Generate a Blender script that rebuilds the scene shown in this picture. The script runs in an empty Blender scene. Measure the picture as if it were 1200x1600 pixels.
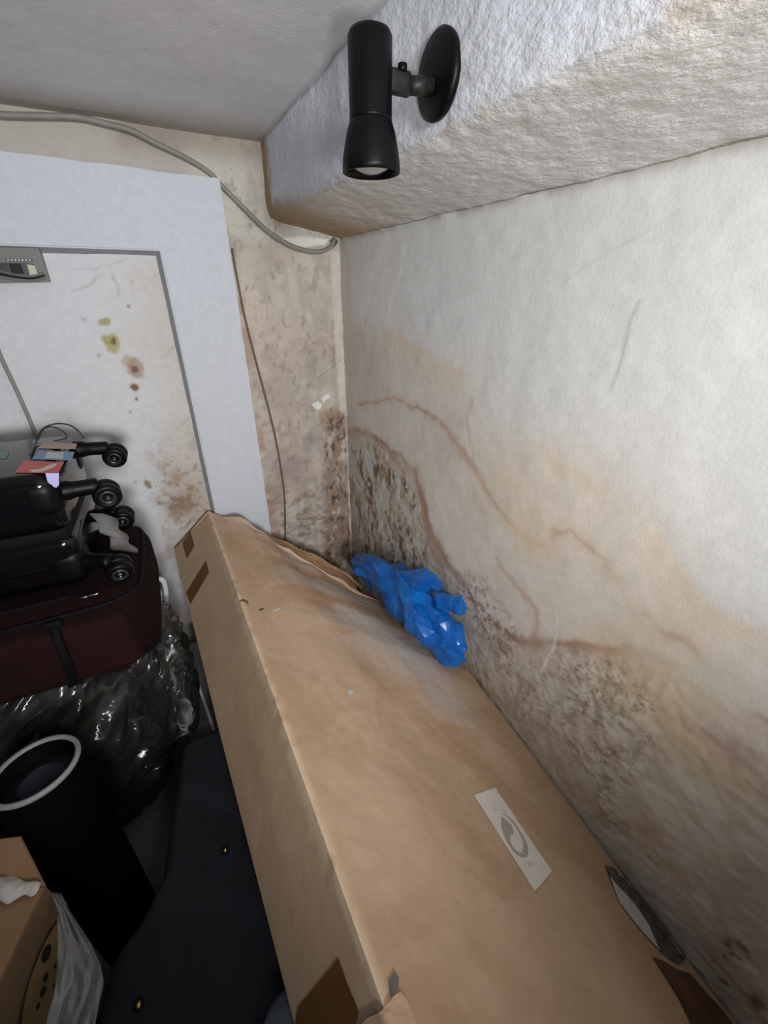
import bpy, bmesh, math, random
import numpy as np
from mathutils import Vector, Matrix, noise
from mathutils.bvhtree import BVHTree

random.seed(7)
S = bpy.context.scene
C = S.collection
R = math.radians

# ------------------------------------------------------------------ camera
# metres; camera at the origin, right wall runs along +Y, back wall along +X
HEAD, PITCH, FPX = R(28.1), R(27.9), 660.0
FW = Vector((math.sin(HEAD) * math.cos(PITCH), math.cos(HEAD) * math.cos(PITCH), -math.sin(PITCH)))
RT = Vector((math.cos(HEAD), -math.sin(HEAD), 0))
UP = Vector((math.sin(HEAD) * math.sin(PITCH), math.cos(HEAD) * math.sin(PITCH), math.cos(PITCH)))
cd = bpy.data.cameras.new('camera')
cam = bpy.data.objects.new('camera', cd)
C.objects.link(cam)
cam.matrix_world = Matrix(((RT.x, UP.x, -FW.x, 0), (RT.y, UP.y, -FW.y, 0), (RT.z, UP.z, -FW.z, 0), (0, 0, 0, 1)))
cd.sensor_fit = 'VERTICAL'
cd.sensor_height = 24.0
cd.lens = FPX / 1600 * 24.0
cd.clip_start = 0.02
S.camera = cam

# ------------------------------------------------------------------ light
W = bpy.data.worlds.new('world')
S.world = W
W.use_nodes = True
W.node_tree.nodes['Background'].inputs[0].default_value = (0.80, 0.88, 1.0, 1)
W.node_tree.nodes['Background'].inputs[1].default_value = 0.09


def lamp(name, kind, loc, aim, energy, color=(1, 1, 1), **kw):
    d = bpy.data.lights.new(name, kind)
    d.energy = energy
    d.color = color
    for k, v in kw.items():
        setattr(d, k, v)
    o = bpy.data.objects.new(name, d)
    C.objects.link(o)
    o.location = loc
    o.rotation_euler = (Vector(aim) - Vector(loc)).to_track_quat('-Z', 'Y').to_euler()
    return o


# the phone's flash, and an added fill spot behind the photographer to soften falloff
lamp('phone_flash', 'SPOT', (0.04, -0.12, -0.07), (0.46, 1.15, -0.06), 15, (1.0, 0.97, 0.93),
     spot_size=R(150), spot_blend=1.0, shadow_soft_size=0.03)
lamp('rear_fill', 'SPOT', (0.03, -1.20, 0.11), (0.36, 1.3, -0.06), 126, (0.97, 0.98, 1.0),
     spot_size=R(75), spot_blend=1.0, shadow_soft_size=0.12)

vs = S.view_settings
vs.view_transform = 'Standard'
vs.look = 'None'
vs.exposure = 0.05
vs.gamma = 1.0
vs.use_curve_mapping = False

# ------------------------------------------------------------------ helpers
XW, YB, ZF, ZC = 0.68, 1.60, -1.36, 0.385      # right wall, back wall, floor, ceiling
XBEAM = 0.44                                    # inner face of the beam


def ray(px, py):
    return (px - 600) * RT + (800 - py) * UP + FPX * FW


def at_x(px, py, x):
    r = ray(px, py)
    return r * (x / r.x)


def at_y(px, py, y):
    r = ray(px, py)
    return r * (y / r.y)


def at_z(px, py, z):
    r = ray(px, py)
    return r * (z / r.z)


def lin(c):
    return tuple(((v / 255) / 12.92 if v / 255 <= 0.04045 else ((v / 255 + 0.055) / 1.055) ** 2.4) for v in c[:3])


def tag(o, label=None, cat=None, group=None, kind=None):
    if label: o['label'] = label
    if cat: o['category'] = cat
    if group: o['group'] = group
    if kind: o['kind'] = kind
    return o


def thing(name, label, cat, loc=(0, 0, 0), group=None):
    o = bpy.data.objects.new(name, None)
    o.empty_display_size = 0.05
    C.objects.link(o)
    o.location = loc
    return tag(o, label, cat, group)


def mk(name, verts, faces, mat, parent=None, smooth=True, label=None, base=None):
    """one mesh object; verts are world points, stored relative to the thing's base"""
    root = parent
    while root is not None and root.parent is not None:
        root = root.parent
    off = Vector(root.location) if root is not None else Vector(base) if base is not None else Vector((0, 0, 0))
    me = bpy.data.meshes.new(name)
    me.from_pydata([tuple(Vector(v) - off) for v in verts], [], faces)
    me.update()
    if smooth:
        me.polygons.foreach_set('use_smooth', [True] * len(me.polygons))
    me.materials.append(mat)
    o = bpy.data.objects.new(name, me)
    C.objects.link(o)
    if parent is not None:
        o.parent = parent
    elif base is not None:
        o.location = base
    if label: o['label'] = label
    return o


class MB:
    def __init__(self):
        self.v, self.f = [], []

    def add(self, v, f):
        n = len(self.v)
        self.v += [Vector(p) for p in v]
        self.f += [tuple(i + n for i in q) for q in f]
        return self

    def build(self, name, mat, parent=None, smooth=True, label=None, base=None):
        return mk(name, self.v, self.f, mat, parent, smooth, label, base)


def frame_of(d):
    d = Vector(d).normalized()
    a = Vector((0, 0, 1)) if abs(d.z) < 0.9 else Vector((1, 0, 0))
    u = d.cross(a).normalized()
    return u, d.cross(u).normalized(), d


def smooth_path(pts, n=8):
    pts = [Vector(p) for p in pts]
    out = []
    for i in range(len(pts) - 1):
        p0, p1, p2, p3 = pts[max(i - 1, 0)], pts[i], pts[i + 1], pts[min(i + 2, len(pts) - 1)]
        for k in range(n):
            t = k / n
            out.append(0.5 * ((2 * p1) + (p2 - p0) * t + (2 * p0 - 5 * p1 + 4 * p2 - p3) * t * t + (3 * p1 - p0 - 3 * p2 + p3) * t ** 3))
    out.append(pts[-1])
    return out


def tube(pts, rad, seg=10, cap=True):
    """swept round section; rad a number or one per point"""
    v, f = [], []
    n = len(pts)
    u = None
    for i, p in enumerate(pts):
        d = (pts[min(i + 1, n - 1)] - pts[max(i - 1, 0)]).normalized()
        if u is None:
            u, w, _ = frame_of(d)
        else:
            u = (u - d * u.dot(d)).normalized()
            w = d.cross(u)
        r = rad[i] if isinstance(rad, (list, tuple)) else rad
        for k in range(seg):
            a = 2 * math.pi * k / seg
            v.append(p + (u * math.cos(a) + w * math.sin(a)) * r)
    for i in range(n - 1):
        for k in range(seg):
            a, b = i * seg + k, i * seg + (k + 1) % seg
            f.append((a, b, b + seg, a + seg))
    if cap:
        f.append(tuple(range(seg))[::-1])
        f.append(tuple((n - 1) * seg + k for k in range(seg)))
    return v, f


def lathe(prof, origin, axis, seg=40, closed=False):
    """prof: list of (radius, distance along axis)"""
    u, w, d = frame_of(axis)
    origin = Vector(origin)
    v, f = [], []
    for r, h in prof:
        for k in range(seg):
            a = 2 * math.pi * k / seg
            v.append(origin + d * h + (u * math.cos(a) + w * math.sin(a)) * max(r, 1e-5))
    for i in range(len(prof) - 1):
        for k in range(seg):
            a, b = i * seg + k, i * seg + (k + 1) % seg
            f.append((a, b, b + seg, a + seg))
    return v, f


def rbox(center, size, bev, seg=4, rot=None, taper=None):
    """bevelled box as verts, faces"""
    bm = bmesh.new()
    bmesh.ops.create_cube(bm, size=1)
    for q in bm.verts:
        q.co = Vector((q.co.x * size[0], q.co.y * size[1], q.co.z * size[2]))
    if bev > 0:
        bmesh.ops.bevel(bm, geom=list(bm.edges), offset=bev, segments=seg, profile=0.5, affect='EDGES')
    M = rot.to_4x4() if rot is not None else Matrix.Identity(4)
    bm.verts.index_update()
    v = [Vector(center) + (M @ q.co) for q in bm.verts]
    f = [tuple(x.index for x in q.verts) for q in bm.faces]
    bm.free()
    return v, f


def grid_faces(nu, nv, flip=False):
    f = []
    for j in range(nv - 1):
        for i in range(nu - 1):
            a = j * nu + i
            q = (a, a + 1, a + nu + 1, a + nu)
            f.append(q[::-1] if flip else q)
    return f


def slab(poly, thick, n=None):
    """polygon of world points given a thickness along its normal"""
    poly = [Vector(p) for p in poly]
    if n is None:
        n = Vector((0, 0, 0))
        for i in range(len(poly)):
            n += poly[i].cross(poly[(i + 1) % len(poly)])
        n.normalize()
    k = len(poly)
    v = poly + [p - n * thick for p in poly]
    f = [tuple(range(k)), tuple(range(2 * k - 1, k - 1, -1))]
    for i in range(k):
        j = (i + 1) % k
        f.append((i, i + k, j + k, j))
    return v, f


# --- numpy noise for stains
def vnoise(x, y, seed):
    xi, yi = np.floor(x).astype(np.int64), np.floor(y).astype(np.int64)
    xf, yf = x - xi, y - yi
    xf, yf = xf * xf * (3 - 2 * xf), yf * yf * (3 - 2 * yf)

    def h(a, b):
        q = (a * 374761393 + b * 668265263 + seed * 974634541) & 0xFFFFFFFF
        q = ((q ^ (q >> 13)) * 1274126177) & 0xFFFFFFFF
        return ((q ^ (q >> 16)) & 0xFFFF) / 65535.0
    return (h(xi, yi) * (1 - xf) + h(xi + 1, yi) * xf) * (1 - yf) + (h(xi, yi + 1) * (1 - xf) + h(xi + 1, yi + 1) * xf) * yf


def fbm(x, y, freq, seed, octv=4, gain=0.5):
    s, a, t = 0, 1.0, 0
    for o in range(octv):
        s = s + a * vnoise(x * freq + 13.7 * o, y * freq - 7.1 * o, seed + o)
        t += a
        a *= gain
        freq *= 2.03
    return s / t


def sst(a, b, x):
    t = np.clip((x - a) / (b - a), 0, 1)
    return t * t * (3 - 2 * t)


def pdist(x, y, poly):
    d = np.full_like(x, 9.0)
    for (ax, ay), (bx, by) in zip(poly[:-1], poly[1:]):
        ex, ey = bx - ax, by - ay
        t = np.clip(((x - ax) * ex + (y - ay) * ey) / (ex * ex + ey * ey + 1e-12), 0, 1)
        d = np.minimum(d, np.hypot(x - ax - t * ex, y - ay - t * ey))
    return d


def inside(x, y, poly):
    c = np.zeros(x.shape, bool)
    for (ax, ay), (bx, by) in zip(poly, poly[1:] + poly[:1]):
        hit = ((ay > y) != (by > y)) & (x < (bx - ax) * (y - ay) / (by - ay + 1e-12) + ax)
        c ^= hit
    return c


def sdist(x, y, poly):
    """signed distance, positive inside"""
    d = pdist(x, y, poly + poly[:1])
    return np.where(inside(x, y, poly), d, -d)


class Paint:
    """albedo of dirt, damp and mould over a plaster surface"""
    def __init__(self, x, y, base):
        self.x, self.y = x, y
        self.c = np.empty((x.size, 3))
        self.c[:] = lin(base)

    def mix(self, m, col, k=1.0):
        m = np.clip(m * k, 0, 1)[:, None]
        self.c = self.c * (1 - m) + np.array(lin(col)) * m


def painted_surface(name, pts, nu, nv, paint, mat, flip=False):
    """kind=structure grid with its stain colours in a point attribute"""
    me = bpy.data.meshes.new(name)
    me.from_pydata(pts.tolist(), [], grid_faces(nu, nv, flip))
    me.polygons.foreach_set('use_smooth', [True] * len(me.polygons))
    at = me.color_attributes.new('stain', 'FLOAT_COLOR', 'POINT')
    grey = paint.c.mean(1, keepdims=True)
    paint.c = grey + (paint.c - grey) * 0.84
    at.data.foreach_set('color', np.concatenate([paint.c, np.ones((len(pts), 1))], 1).astype(np.float32).ravel())
    me.materials.append(mat)
    o = bpy.data.objects.new(name, me)
    C.objects.link(o)
    o['kind'] = 'structure'
    return o


# ------------------------------------------------------------------ materials
def new_mat(name):
    m = bpy.data.materials.new(name)
    m.use_nodes = True
    nt = m.node_tree
    return m, nt, nt.nodes['Principled BSDF']


def nd(nt, t, **kw):
    n = nt.nodes.new(t)
    for k, v in kw.items():
        if k in n.inputs:
            n.inputs[k].default_value = v
        else:
            setattr(n, k, v)
    return n


def pbr(name, col, rough=0.6, var=0.0, vscale=8.0, col2=None, bump=0.0, bscale=80.0, spec=0.5, metal=0.0, stretch=None, coat=0.0):
    m, nt, b = new_mat(name)
    b.inputs['Roughness'].default_value = rough
    b.inputs['Metallic'].default_value = metal
    b.inputs['Specular IOR Level'].default_value = spec
    b.inputs['Coat Weight'].default_value = coat
    c = (*lin(col), 1)
    b.inputs['Base Color'].default_value = c
    tc = nd(nt, 'ShaderNodeTexCoord')
    src = tc.outputs['Object']
    if stretch:
        mp = nd(nt, 'ShaderNodeMapping')
        mp.inputs['Scale'].default_value = stretch
        nt.links.new(src, mp.inputs['Vector'])
        src = mp.outputs['Vector']
    if var > 0 or col2:
        nz = nd(nt, 'ShaderNodeTexNoise', Scale=vscale, Detail=6.0, Roughness=0.6)
        nt.links.new(src, nz.inputs['Vector'])
        rp = nd(nt, 'ShaderNodeValToRGB')
        rp.color_ramp.elements[0].position = 0.35
        rp.color_ramp.elements[1].position = 0.68
        c2 = lin(col2) if col2 else tuple(v * (1 - var) for v in c[:3])
        rp.color_ramp.elements[0].color = c
        rp.color_ramp.elements[1].color = (*c2, 1)
        nt.links.new(nz.outputs['Fac'], rp.inputs['Fac'])
        nt.links.new(rp.outputs['Color'], b.inputs['Base Color'])
    if bump > 0:
        n2 = nd(nt, 'ShaderNodeTexNoise', Scale=bscale, Detail=4.0, Roughness=0.6)
        nt.links.new(src, n2.inputs['Vector'])
        bp = nd(nt, 'ShaderNodeBump', Strength=1.0, Distance=bump)
        nt.links.new(n2.outputs['Fac'], bp.inputs['Height'])
        nt.links.new(bp.outputs['Normal'], b.inputs['Normal'])
    return m


def plaster(name, bump, bscale, bump2=0.0, bscale2=20.0, stretch=None, rough=0.85):
    """stain attribute x fine noise, with plaster grain"""
    m, nt, b = new_mat(name)
    b.inputs['Roughness'].default_value = rough
    b.inputs['Specular IOR Level'].default_value = 0.25
    at = nd(nt, 'ShaderNodeAttribute', attribute_name='stain')
    tc = nd(nt, 'ShaderNodeTexCoord')
    src = tc.outputs['Object']
    nz = nd(nt, 'ShaderNodeTexNoise', Scale=45.0, Detail=8.0, Roughness=0.7)
    nt.links.new(src, nz.inputs['Vector'])
    mr = nd(nt, 'ShaderNodeMapRange')
    mr.inputs['From Min'].default_value, mr.inputs['From Max'].default_value = 0.3, 0.7
    mr.inputs['To Min'].default_value, mr.inputs['To Max'].default_value = 0.93, 1.05
    nt.links.new(nz.outputs['Fac'], mr.inputs['Value'])
    mx = nd(nt, 'ShaderNodeMix', data_type='RGBA', blend_type='MULTIPLY')
    mx.inputs['Factor'].default_value = 1.0
    nt.links.new(at.outputs['Color'], mx.inputs['A'])
    nt.links.new(mr.outputs['Result'], mx.inputs['B'])
    nt.links.new(mx.outputs['Result'], b.inputs['Base Color'])
    s2 = src
    if stretch:
        mp = nd(nt, 'ShaderNodeMapping')
        mp.inputs['Scale'].default_value = stretch
        nt.links.new(src, mp.inputs['Vector'])
        s2 = mp.outputs['Vector']
    n1 = nd(nt, 'ShaderNodeTexNoise', Scale=bscale, Detail=5.0, Roughness=0.6)
    nt.links.new(s2, n1.inputs['Vector'])
    b1 = nd(nt, 'ShaderNodeBump', Strength=1.0, Distance=bump)
    nt.links.new(n1.outputs['Fac'], b1.inputs['Height'])
    last = b1
    if bump2:
        n2 = nd(nt, 'ShaderNodeTexNoise', Scale=bscale2, Detail=3.0)
        nt.links.new(src, n2.inputs['Vector'])
        b2 = nd(nt, 'ShaderNodeBump', Strength=1.0, Distance=bump2)
        nt.links.new(n2.outputs['Fac'], b2.inputs['Height'])
        nt.links.new(b1.outputs['Normal'], b2.inputs['Normal'])
        last = b2
    nt.links.new(last.outputs['Normal'], b.inputs['Normal'])
    return m


def film(name, tint, alpha, rough=0.12):
    """thin clear plastic: see-through with sharp sheen"""
    m, nt, b = new_mat(name)
    out = nt.nodes['Material Output']
    tr = nd(nt, 'ShaderNodeBsdfTransparent')
    b.inputs['Base Color'].default_value = (*lin(tint), 1)
    b.inputs['Roughness'].default_value = rough
    b.inputs['Specular IOR Level'].default_value = 0.8
    mix = nd(nt, 'ShaderNodeMixShader')
    mix.inputs[0].default_value = alpha
    nt.links.new(tr.outputs[0], mix.inputs[1])
    nt.links.new(b.outputs[0], mix.inputs[2])
    gl = nd(nt, 'ShaderNodeBsdfGlossy')
    gl.inputs['Roughness'].default_value = rough
    lw = nd(nt, 'ShaderNodeFresnel', IOR=1.5)
    mix2 = nd(nt, 'ShaderNodeMixShader')
    nt.links.new(lw.outputs[0], mix2.inputs[0])
    nt.links.new(mix.outputs[0], mix2.inputs[1])
    nt.links.new(gl.outputs[0], mix2.inputs[2])
    nt.links.new(mix2.outputs[0], out.inputs['Surface'])
    return m


M_wall = plaster('damp_plaster', 0.0006, 150, 0.0006, 16)
M_beam = plaster('stippled_plaster', 0.0034, 125, 0.0006, 40, stretch=(1, 0.6, 1))
M_ceil = plaster('painted_ceiling', 0.0008, 160)
M_board = plaster('painted_board', 0.0005, 150)
M_edge = pbr('grey_board_edge', (158, 160, 164), 0.8, var=0.15, vscale=30)
M_floor = pbr('grey_floor', (104, 105, 98), 0.8, var=0.25, vscale=9, bump=0.001)
M_card = plaster('cardboard', 0.0006, 60, 0.004, 7, rough=0.78)
M_cardin = pbr('torn_cardboard', (205, 170, 140), 0.9, var=0.15, vscale=40, bump=0.0015, bscale=90)
M_cardplain = pbr('carton_board', (150, 116, 84), 0.85, var=0.12, vscale=20)
M_carddark = pbr('carton_board_shaded', (112, 88, 64), 0.85, var=0.15, vscale=20)  # carton board with the side's shade in its colour; also used for scratches
M_tape = pbr('brown_tape', (112, 78, 42), 0.55, var=0.25, vscale=25, spec=0.2)
M_tape2 = pbr('aged_brown_tape', (104, 72, 44), 0.4, col2=(66, 44, 30), vscale=16, bump=0.002, bscale=30)
M_label = pbr('white_paper', (226, 222, 212), 0.7, var=0.06, vscale=30)
M_print = pbr('grey_print', (168, 163, 150), 0.7)
M_printl = pbr('faint_grey_print', (200, 196, 186), 0.7)
M_black = pbr('black_lacquer', (7, 7, 8), 0.42, var=0.3, vscale=30, spec=0.18)
M_blackb = pbr('worn_black_metal', (14, 14, 14), 0.45, col2=(44, 43, 40), vscale=60, spec=0.25)
M_glass = pbr('bulb_glass', (176, 174, 166), 0.25, spec=0.6)
M_shell = pbr('black_hard_shell', (4, 4, 6), 0.16, spec=0.5)
M_shelltop = M_shell
M_rubber = pbr('black_rubber', (6, 6, 7), 0.45, spec=0.2)
M_hub = pbr('grey_wheel_hub', (40, 40, 44), 0.35)
M_steel = pbr('steel', (170, 170, 168), 0.25, metal=1.0)
M_zip = pbr('zip_band', (9, 9, 11), 0.8, bump=0.001, bscale=300, spec=0.2)
M_burg = pbr('burgundy_nylon', (38, 15, 15), 0.9, col2=(30, 11, 12), vscale=30, bump=0.0006, bscale=700, spec=0.15)
M_burgd = pbr('dark_burgundy_nylon', (24, 8, 9), 0.9, bump=0.0006, bscale=700, spec=0.12)
M_strap = pbr('black_webbing', (8, 6, 7), 0.8, spec=0.2)
M_greycl = pbr('grey_fabric', (116, 114, 112), 0.9, var=0.3, vscale=30)
M_film = film('clear_plastic', (110, 110, 106), 0.09, 0.17)
M_bundle = pbr('black_bin_liner', (12, 11, 11), 0.6, col2=(30, 27, 24), vscale=6, spec=0.25)
M_tube = pbr('black_tube_card', (3, 3, 4), 0.7, spec=0.08)
M_rim = pbr('grey_rim', (142, 144, 146), 0.5)
M_tubein = pbr('dark_tube_inside', (44, 46, 58), 0.6, var=0.4, vscale=40)
M_navy = pbr('black_felt', (31, 32, 37), 0.95, col2=(38, 39, 45), vscale=12, bump=0.001, bscale=250, spec=0.2)
M_brass = pbr('brass', (190, 150, 70), 0.25, metal=1.0)
M_white = pbr('white_plastic', (205, 205, 205), 0.45)
M_milky = film('milky_plastic', (150, 158, 166), 0.24, 0.45)
M_blue = pbr('blue_polythene', (2, 80, 165), 0.28, col2=(8, 118, 205), vscale=12, spec=0.5)
M_cable = pbr('grey_cable', (150, 147, 141), 0.6, var=0.2, vscale=20)
M_cable2 = pbr('brown_grey_cable', (116, 100, 88), 0.7)
M_wire = pbr('black_wire', (24, 24, 24), 0.5)
M_fuse = pbr('fuse_box_grey', (116, 117, 112), 0.5, var=0.08, vscale=20)
M_fusein = pbr('dark_window', (26, 34, 34), 0.3)
M_cream = pbr('cream_plastic', (196, 190, 168), 0.45)
M_crate = pbr('grey_green_plastic', (92, 94, 88), 0.7, var=0.15, vscale=12)
M_slate = pbr('slate_cloth', (70, 76, 88), 0.9, bump=0.001, bscale=200)
M_tissue = pbr('white_tissue', (196, 190, 184), 0.9, bump=0.003, bscale=40)
M_red = pbr('red_sticker', (200, 62, 62), 0.35)
M_lblue = pbr('blue_sticker', (98, 140, 176), 0.35)
M_beige = pbr('beige_sticker', (178, 150, 128), 0.4)
M_lilac = pbr('lilac_sticker', (170, 166, 214), 0.3)
M_pale = pbr('pale_sticker', (196, 196, 190), 0.4)
M_green = pbr('green_sticker', (90, 128, 118), 0.4)
M_foam = pbr('white_foam', (208, 206, 204), 0.8)
M_darkstuff = pbr('crumpled_grey_lining', (112, 102, 100), 0.6, col2=(56, 50, 52), vscale=60, bump=0.006, bscale=50)
M_dark = pbr('dark_print', (34, 24, 18), 0.8)
M_ring = pbr('tan_print', (146, 112, 76), 0.8, col2=(112, 100, 62), vscale=14)

# ------------------------------------------------------------------ the room
def meshgrid(a0, a1, b0, b1, step):
    na, nb = int(round((a1 - a0) / step)) + 1, int(round((b1 - b0) / step)) + 1
    A, B = np.meshgrid(np.linspace(a0, a1, na), np.linspace(b0, b1, nb))
    return A.ravel(), B.ravel(), na, nb


def wallp(px):      # photo points on the right wall -> (y, z)
    return [(p.y, p.z) for p in (at_x(a, b, XW) for a, b in px)]


def backp(px, y=YB):
    return [(p.x, p.z) for p in (at_y(a, b, y) for a, b in px)]


# right wall -------------------------------------------------------
Y, Z, nu, nv = meshgrid(-0.75, YB + 0.02, ZF, 0.20, 0.0045)
wy = Y + 0.050 * (fbm(Y, Z, 9, 3) - 0.5) + 0.022 * (fbm(Y, Z, 45, 4) - 0.5)
wz = Z + 0.050 * (fbm(Y, Z, 9, 13) - 0.5) + 0.022 * (fbm(Y, Z, 45, 14) - 0.5)
P = Paint(Y, Z, (219, 219, 217))
n1, n2, n3, n4 = fbm(Y, Z, 6, 21), fbm(Y, Z, 22, 31), fbm(Y, Z, 70, 41, 3), fbm(Y, Z, 130, 51, 3)
up = [(520, 470), (560, 505), (620, 520), (680, 556), (745, 580), (765, 640), (830, 690), (930, 755), (1000, 800), (1060, 880), (1110, 950), (1200, 990), (1500, 1130)]
damp = wallp(up) + [(-2.0, -2.0), (2.2, -2.0)]
d = sdist(wy, wz, damp)
P.mix(sst(-0.10, 0.10, d + 0.10 * (n1 - .5)), (218, 210, 198), 0.75)
P.mix(sst(-0.015, 0.015, d) * (1 - sst(0.0, 0.13, d)) * sst(.38, .62, fbm(Y, Z, 4, 23)), (222, 200, 172), 0.7)
P.mix(sst(0.0, 0.2, d) * sst(.46, .66, fbm(Y, Z, 8, 24)), (212, 198, 182), 0.5)
# greyer, grainy lower wall
inner = [(540, 672), (590, 682), (632, 715), (656, 757), (668, 800), (682, 850), (712, 892), (742, 932), (772, 972), (800, 995), (850, 1003), (880, 1008), (950, 1018), (1010, 1018), (1060, 1040), (1110, 1080), (1165, 1115), (1300, 1190), (1500, 1300)]
low = wallp(inner) + [(-2.0, -2.0), (2.2, -2.0)]
dl = sdist(wy, wz, low)
P.mix(sst(-0.02, 0.06, dl), (204, 194, 180), 0.8)
P.mix(sst(0.03, 0.30, dl) * sst(0.32, 0.62, n1), (188, 180, 164), 0.6)
P.mix(sst(0.02, 0.1, dl) * sst(0.42, 0.68, n2), (176, 158, 140), 0.6)
P.mix(sst(0.02, 0.1, dl) * sst(0.50, 0.66, fbm(Y, Z, 15, 62)), (188, 166, 138), 0.5)
P.mix(sst(0.05, 0.16, dl) * sst(0.50, 0.68, fbm(Y, Z, 10, 61)), (208, 204, 190), 0.8)
P.mix(sst(0.0, 0.1, dl) * sst(0.52, 0.62, n3) * sst(.4, .6, n1), (160, 142, 124), 0.45)
# tide line: reddish brown rim along the inner edge
di = np.abs(pdist(wy, wz, wallp(inner)))
wgt = 0.35 + 0.9 * sst(0.35, 0.65, fbm(Y, Z, 5, 71))
P.mix(np.exp(-(di / 0.030) ** 2) * wgt * sst(-.02, .01, dl), (176, 142, 118), 0.8)
P.mix(np.exp(-(di / 0.010) ** 2) * wgt, (162, 118, 90), 0.55)
P.mix(np.exp(-(pdist(wy, wz, wallp([(660, 770), (676, 830), (700, 880), (728, 915), (765, 965), (800, 997)])) / .017) ** 2) * (.5 + n2), (168, 128, 100), .75)
# thin outer tide line
outer = [(560, 632), (630, 625), (668, 640), (692, 662), (716, 702), (742, 733), (752, 752), (776, 785), (806, 822), (832, 846), (852, 860), (865, 852), (868, 832), (890, 832), (930, 866), (978, 905), (1000, 942), (1040, 985), (1082, 1012), (1112, 1050), (1152, 1092), (1230, 1140), (1400, 1220)]
do = pdist(wy, wz, wallp(outer))
P.mix(np.exp(-(do / 0.020) ** 2), (212, 188, 162), 0.5)
P.mix(np.exp(-(do / 0.0060) ** 2) * (0.12 + 0.9 * sst(0.35, 0.65, fbm(Y, Z, 14, 81))), (182, 138, 114), 0.7)
seg = pdist(wy, wz, wallp([(690, 660), (715, 700), (745, 735), (762, 765)]))
P.mix(np.exp(-(seg / 0.010) ** 2), (184, 132, 104), 0.6)
br = pdist(wy, wz, wallp([(735, 735), (738, 690), (728, 650), (740, 612)]))
P.mix(np.exp(-(br / 0.008) ** 2), (196, 172, 154), 0.6)
br = pdist(wy, wz, wallp([(780, 880), (810, 925), (838, 960), (842, 985), (828, 1000)]))
P.mix(np.exp(-(br / 0.008) ** 2), (196, 150, 122), 0.55)
# yellow wash below the outer line and lilac / pink patches
for (a, b, r, col, k) in [(830, 838, 0.05, (228, 202, 158), .6), (1000, 1060, 0.10, (222, 192, 142), .75), (1040, 1110, 0.07, (214, 190, 146), .5),
                          (570, 590, 0.10, (196, 170, 160), .6), (560, 540, 0.07, (196, 178, 166), .6), (1125, 1150, 0.030, (168, 134, 128), .75), (1100, 1140, 0.018, (172, 138, 130), .6),
                          (700, 700, 0.06, (206, 190, 180), .4), (800, 760, 0.10, (222, 200, 172), .6), (930, 800, 0.12, (226, 208, 182), .6),
                          (1030, 1000, 0.08, (212, 196, 176), .5), (600, 720, 0.08, (186, 150, 124), .55), (1130, 1060, 0.035, (214, 212, 196), .8),
                          (960, 1200, 0.05, (206, 202, 180), .5), (1080, 1260, 0.08, (196, 192, 170), .5), (860, 1130, 0.05, (184, 150, 130), .35),
                          (980, 1360, 0.05, (168, 172, 156), .55), (950, 1180, 0.04, (192, 172, 152), .5), (770, 1000, 0.05, (184, 152, 128), .5), (760, 1052, 0.012, (120, 110, 92), .8)]:
    (cy, cz), = wallp([(a, b)])
    P.mix(np.exp(-(((wy - cy) / (r * 1.3)) ** 2 + ((wz - cz) / r) ** 2)) * (0.6 + 0.8 * (n2 - 0.3)), col, k)
# mould zone in the corner and flaking grains
mz = sdist(wy, wz, wallp([(545, 690), (600, 694), (640, 740), (660, 800), (668, 870), (650, 930), (540, 930)]))
di2 = Y * .75 - Z * .3                                   # runs slant down towards the corner
s_ = fbm(Y, Z * 0.55, 26, 91, 5, 0.6)
P.mix(sst(-0.02, 0.03, mz) * sst(0.46, 0.58, s_), (158, 126, 98), 0.8)
P.mix(sst(-0.02, 0.03, mz) * sst(0.57, 0.63, fbm(Y, Z * 0.6, 34, 92, 5, .65)), (104, 84, 62), 0.85)
P.mix(sst(-0.01, 0.03, mz) * sst(0.54, 0.62, fbm(Y, Z * .7, 24, 93, 5, .6)), (206, 204, 198), 0.8)
P.mix(np.exp(-(pdist(wy, wz, wallp([(648, 735), (664, 790), (672, 850), (695, 890)])) / .020) ** 2), (172, 132, 106), .75)
for poly, k in [([(715, 905), (760, 905), (800, 985), (790, 1030), (745, 1000)], 1.0), ([(880, 1030), (960, 1040), (1010, 1090), (1000, 1135), (900, 1090)], .9),
                ([(760, 1010), (900, 1080), (1010, 1150), (1000, 1220), (820, 1130)], .55), ([(900, 1180), (960, 1180), (980, 1290), (930, 1290)], .7)]:
    m = sst(-0.05, 0.04, sdist(wy, wz, wallp(poly)) + .06 * (n2 - .5))
    P.mix(m * sst(0.50, 0.60, fbm(Y, Z, 40, 94, 5, .65)), (150, 130, 110), k * .6)
    P.mix(m * sst(0.585, 0.64, fbm(Y, Z, 75, 96, 4, .7)), (122, 106, 90), k * .75)
    P.mix(m * sst(0.58, 0.64, fbm(Y, Z, 70, 95, 4, .7)), (222, 216, 206), k * 0.8)
for a, b, r in [(1140, 1480, .010), (1150, 1500, .008), (1160, 1482, .007), (1172, 1494, .006), (1145, 1512, .007), (1165, 1510, .006), (1195, 1575, .013), (1122, 1510, .003), (1142, 1545, .008)]:
    (cy, cz), = wallp([(a, b)])
    P.mix(1 - sst(r * .6, r * 1.1, np.hypot((wy - cy), (wz - cz) * .8)), (128, 100, 82), 0.85)
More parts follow.
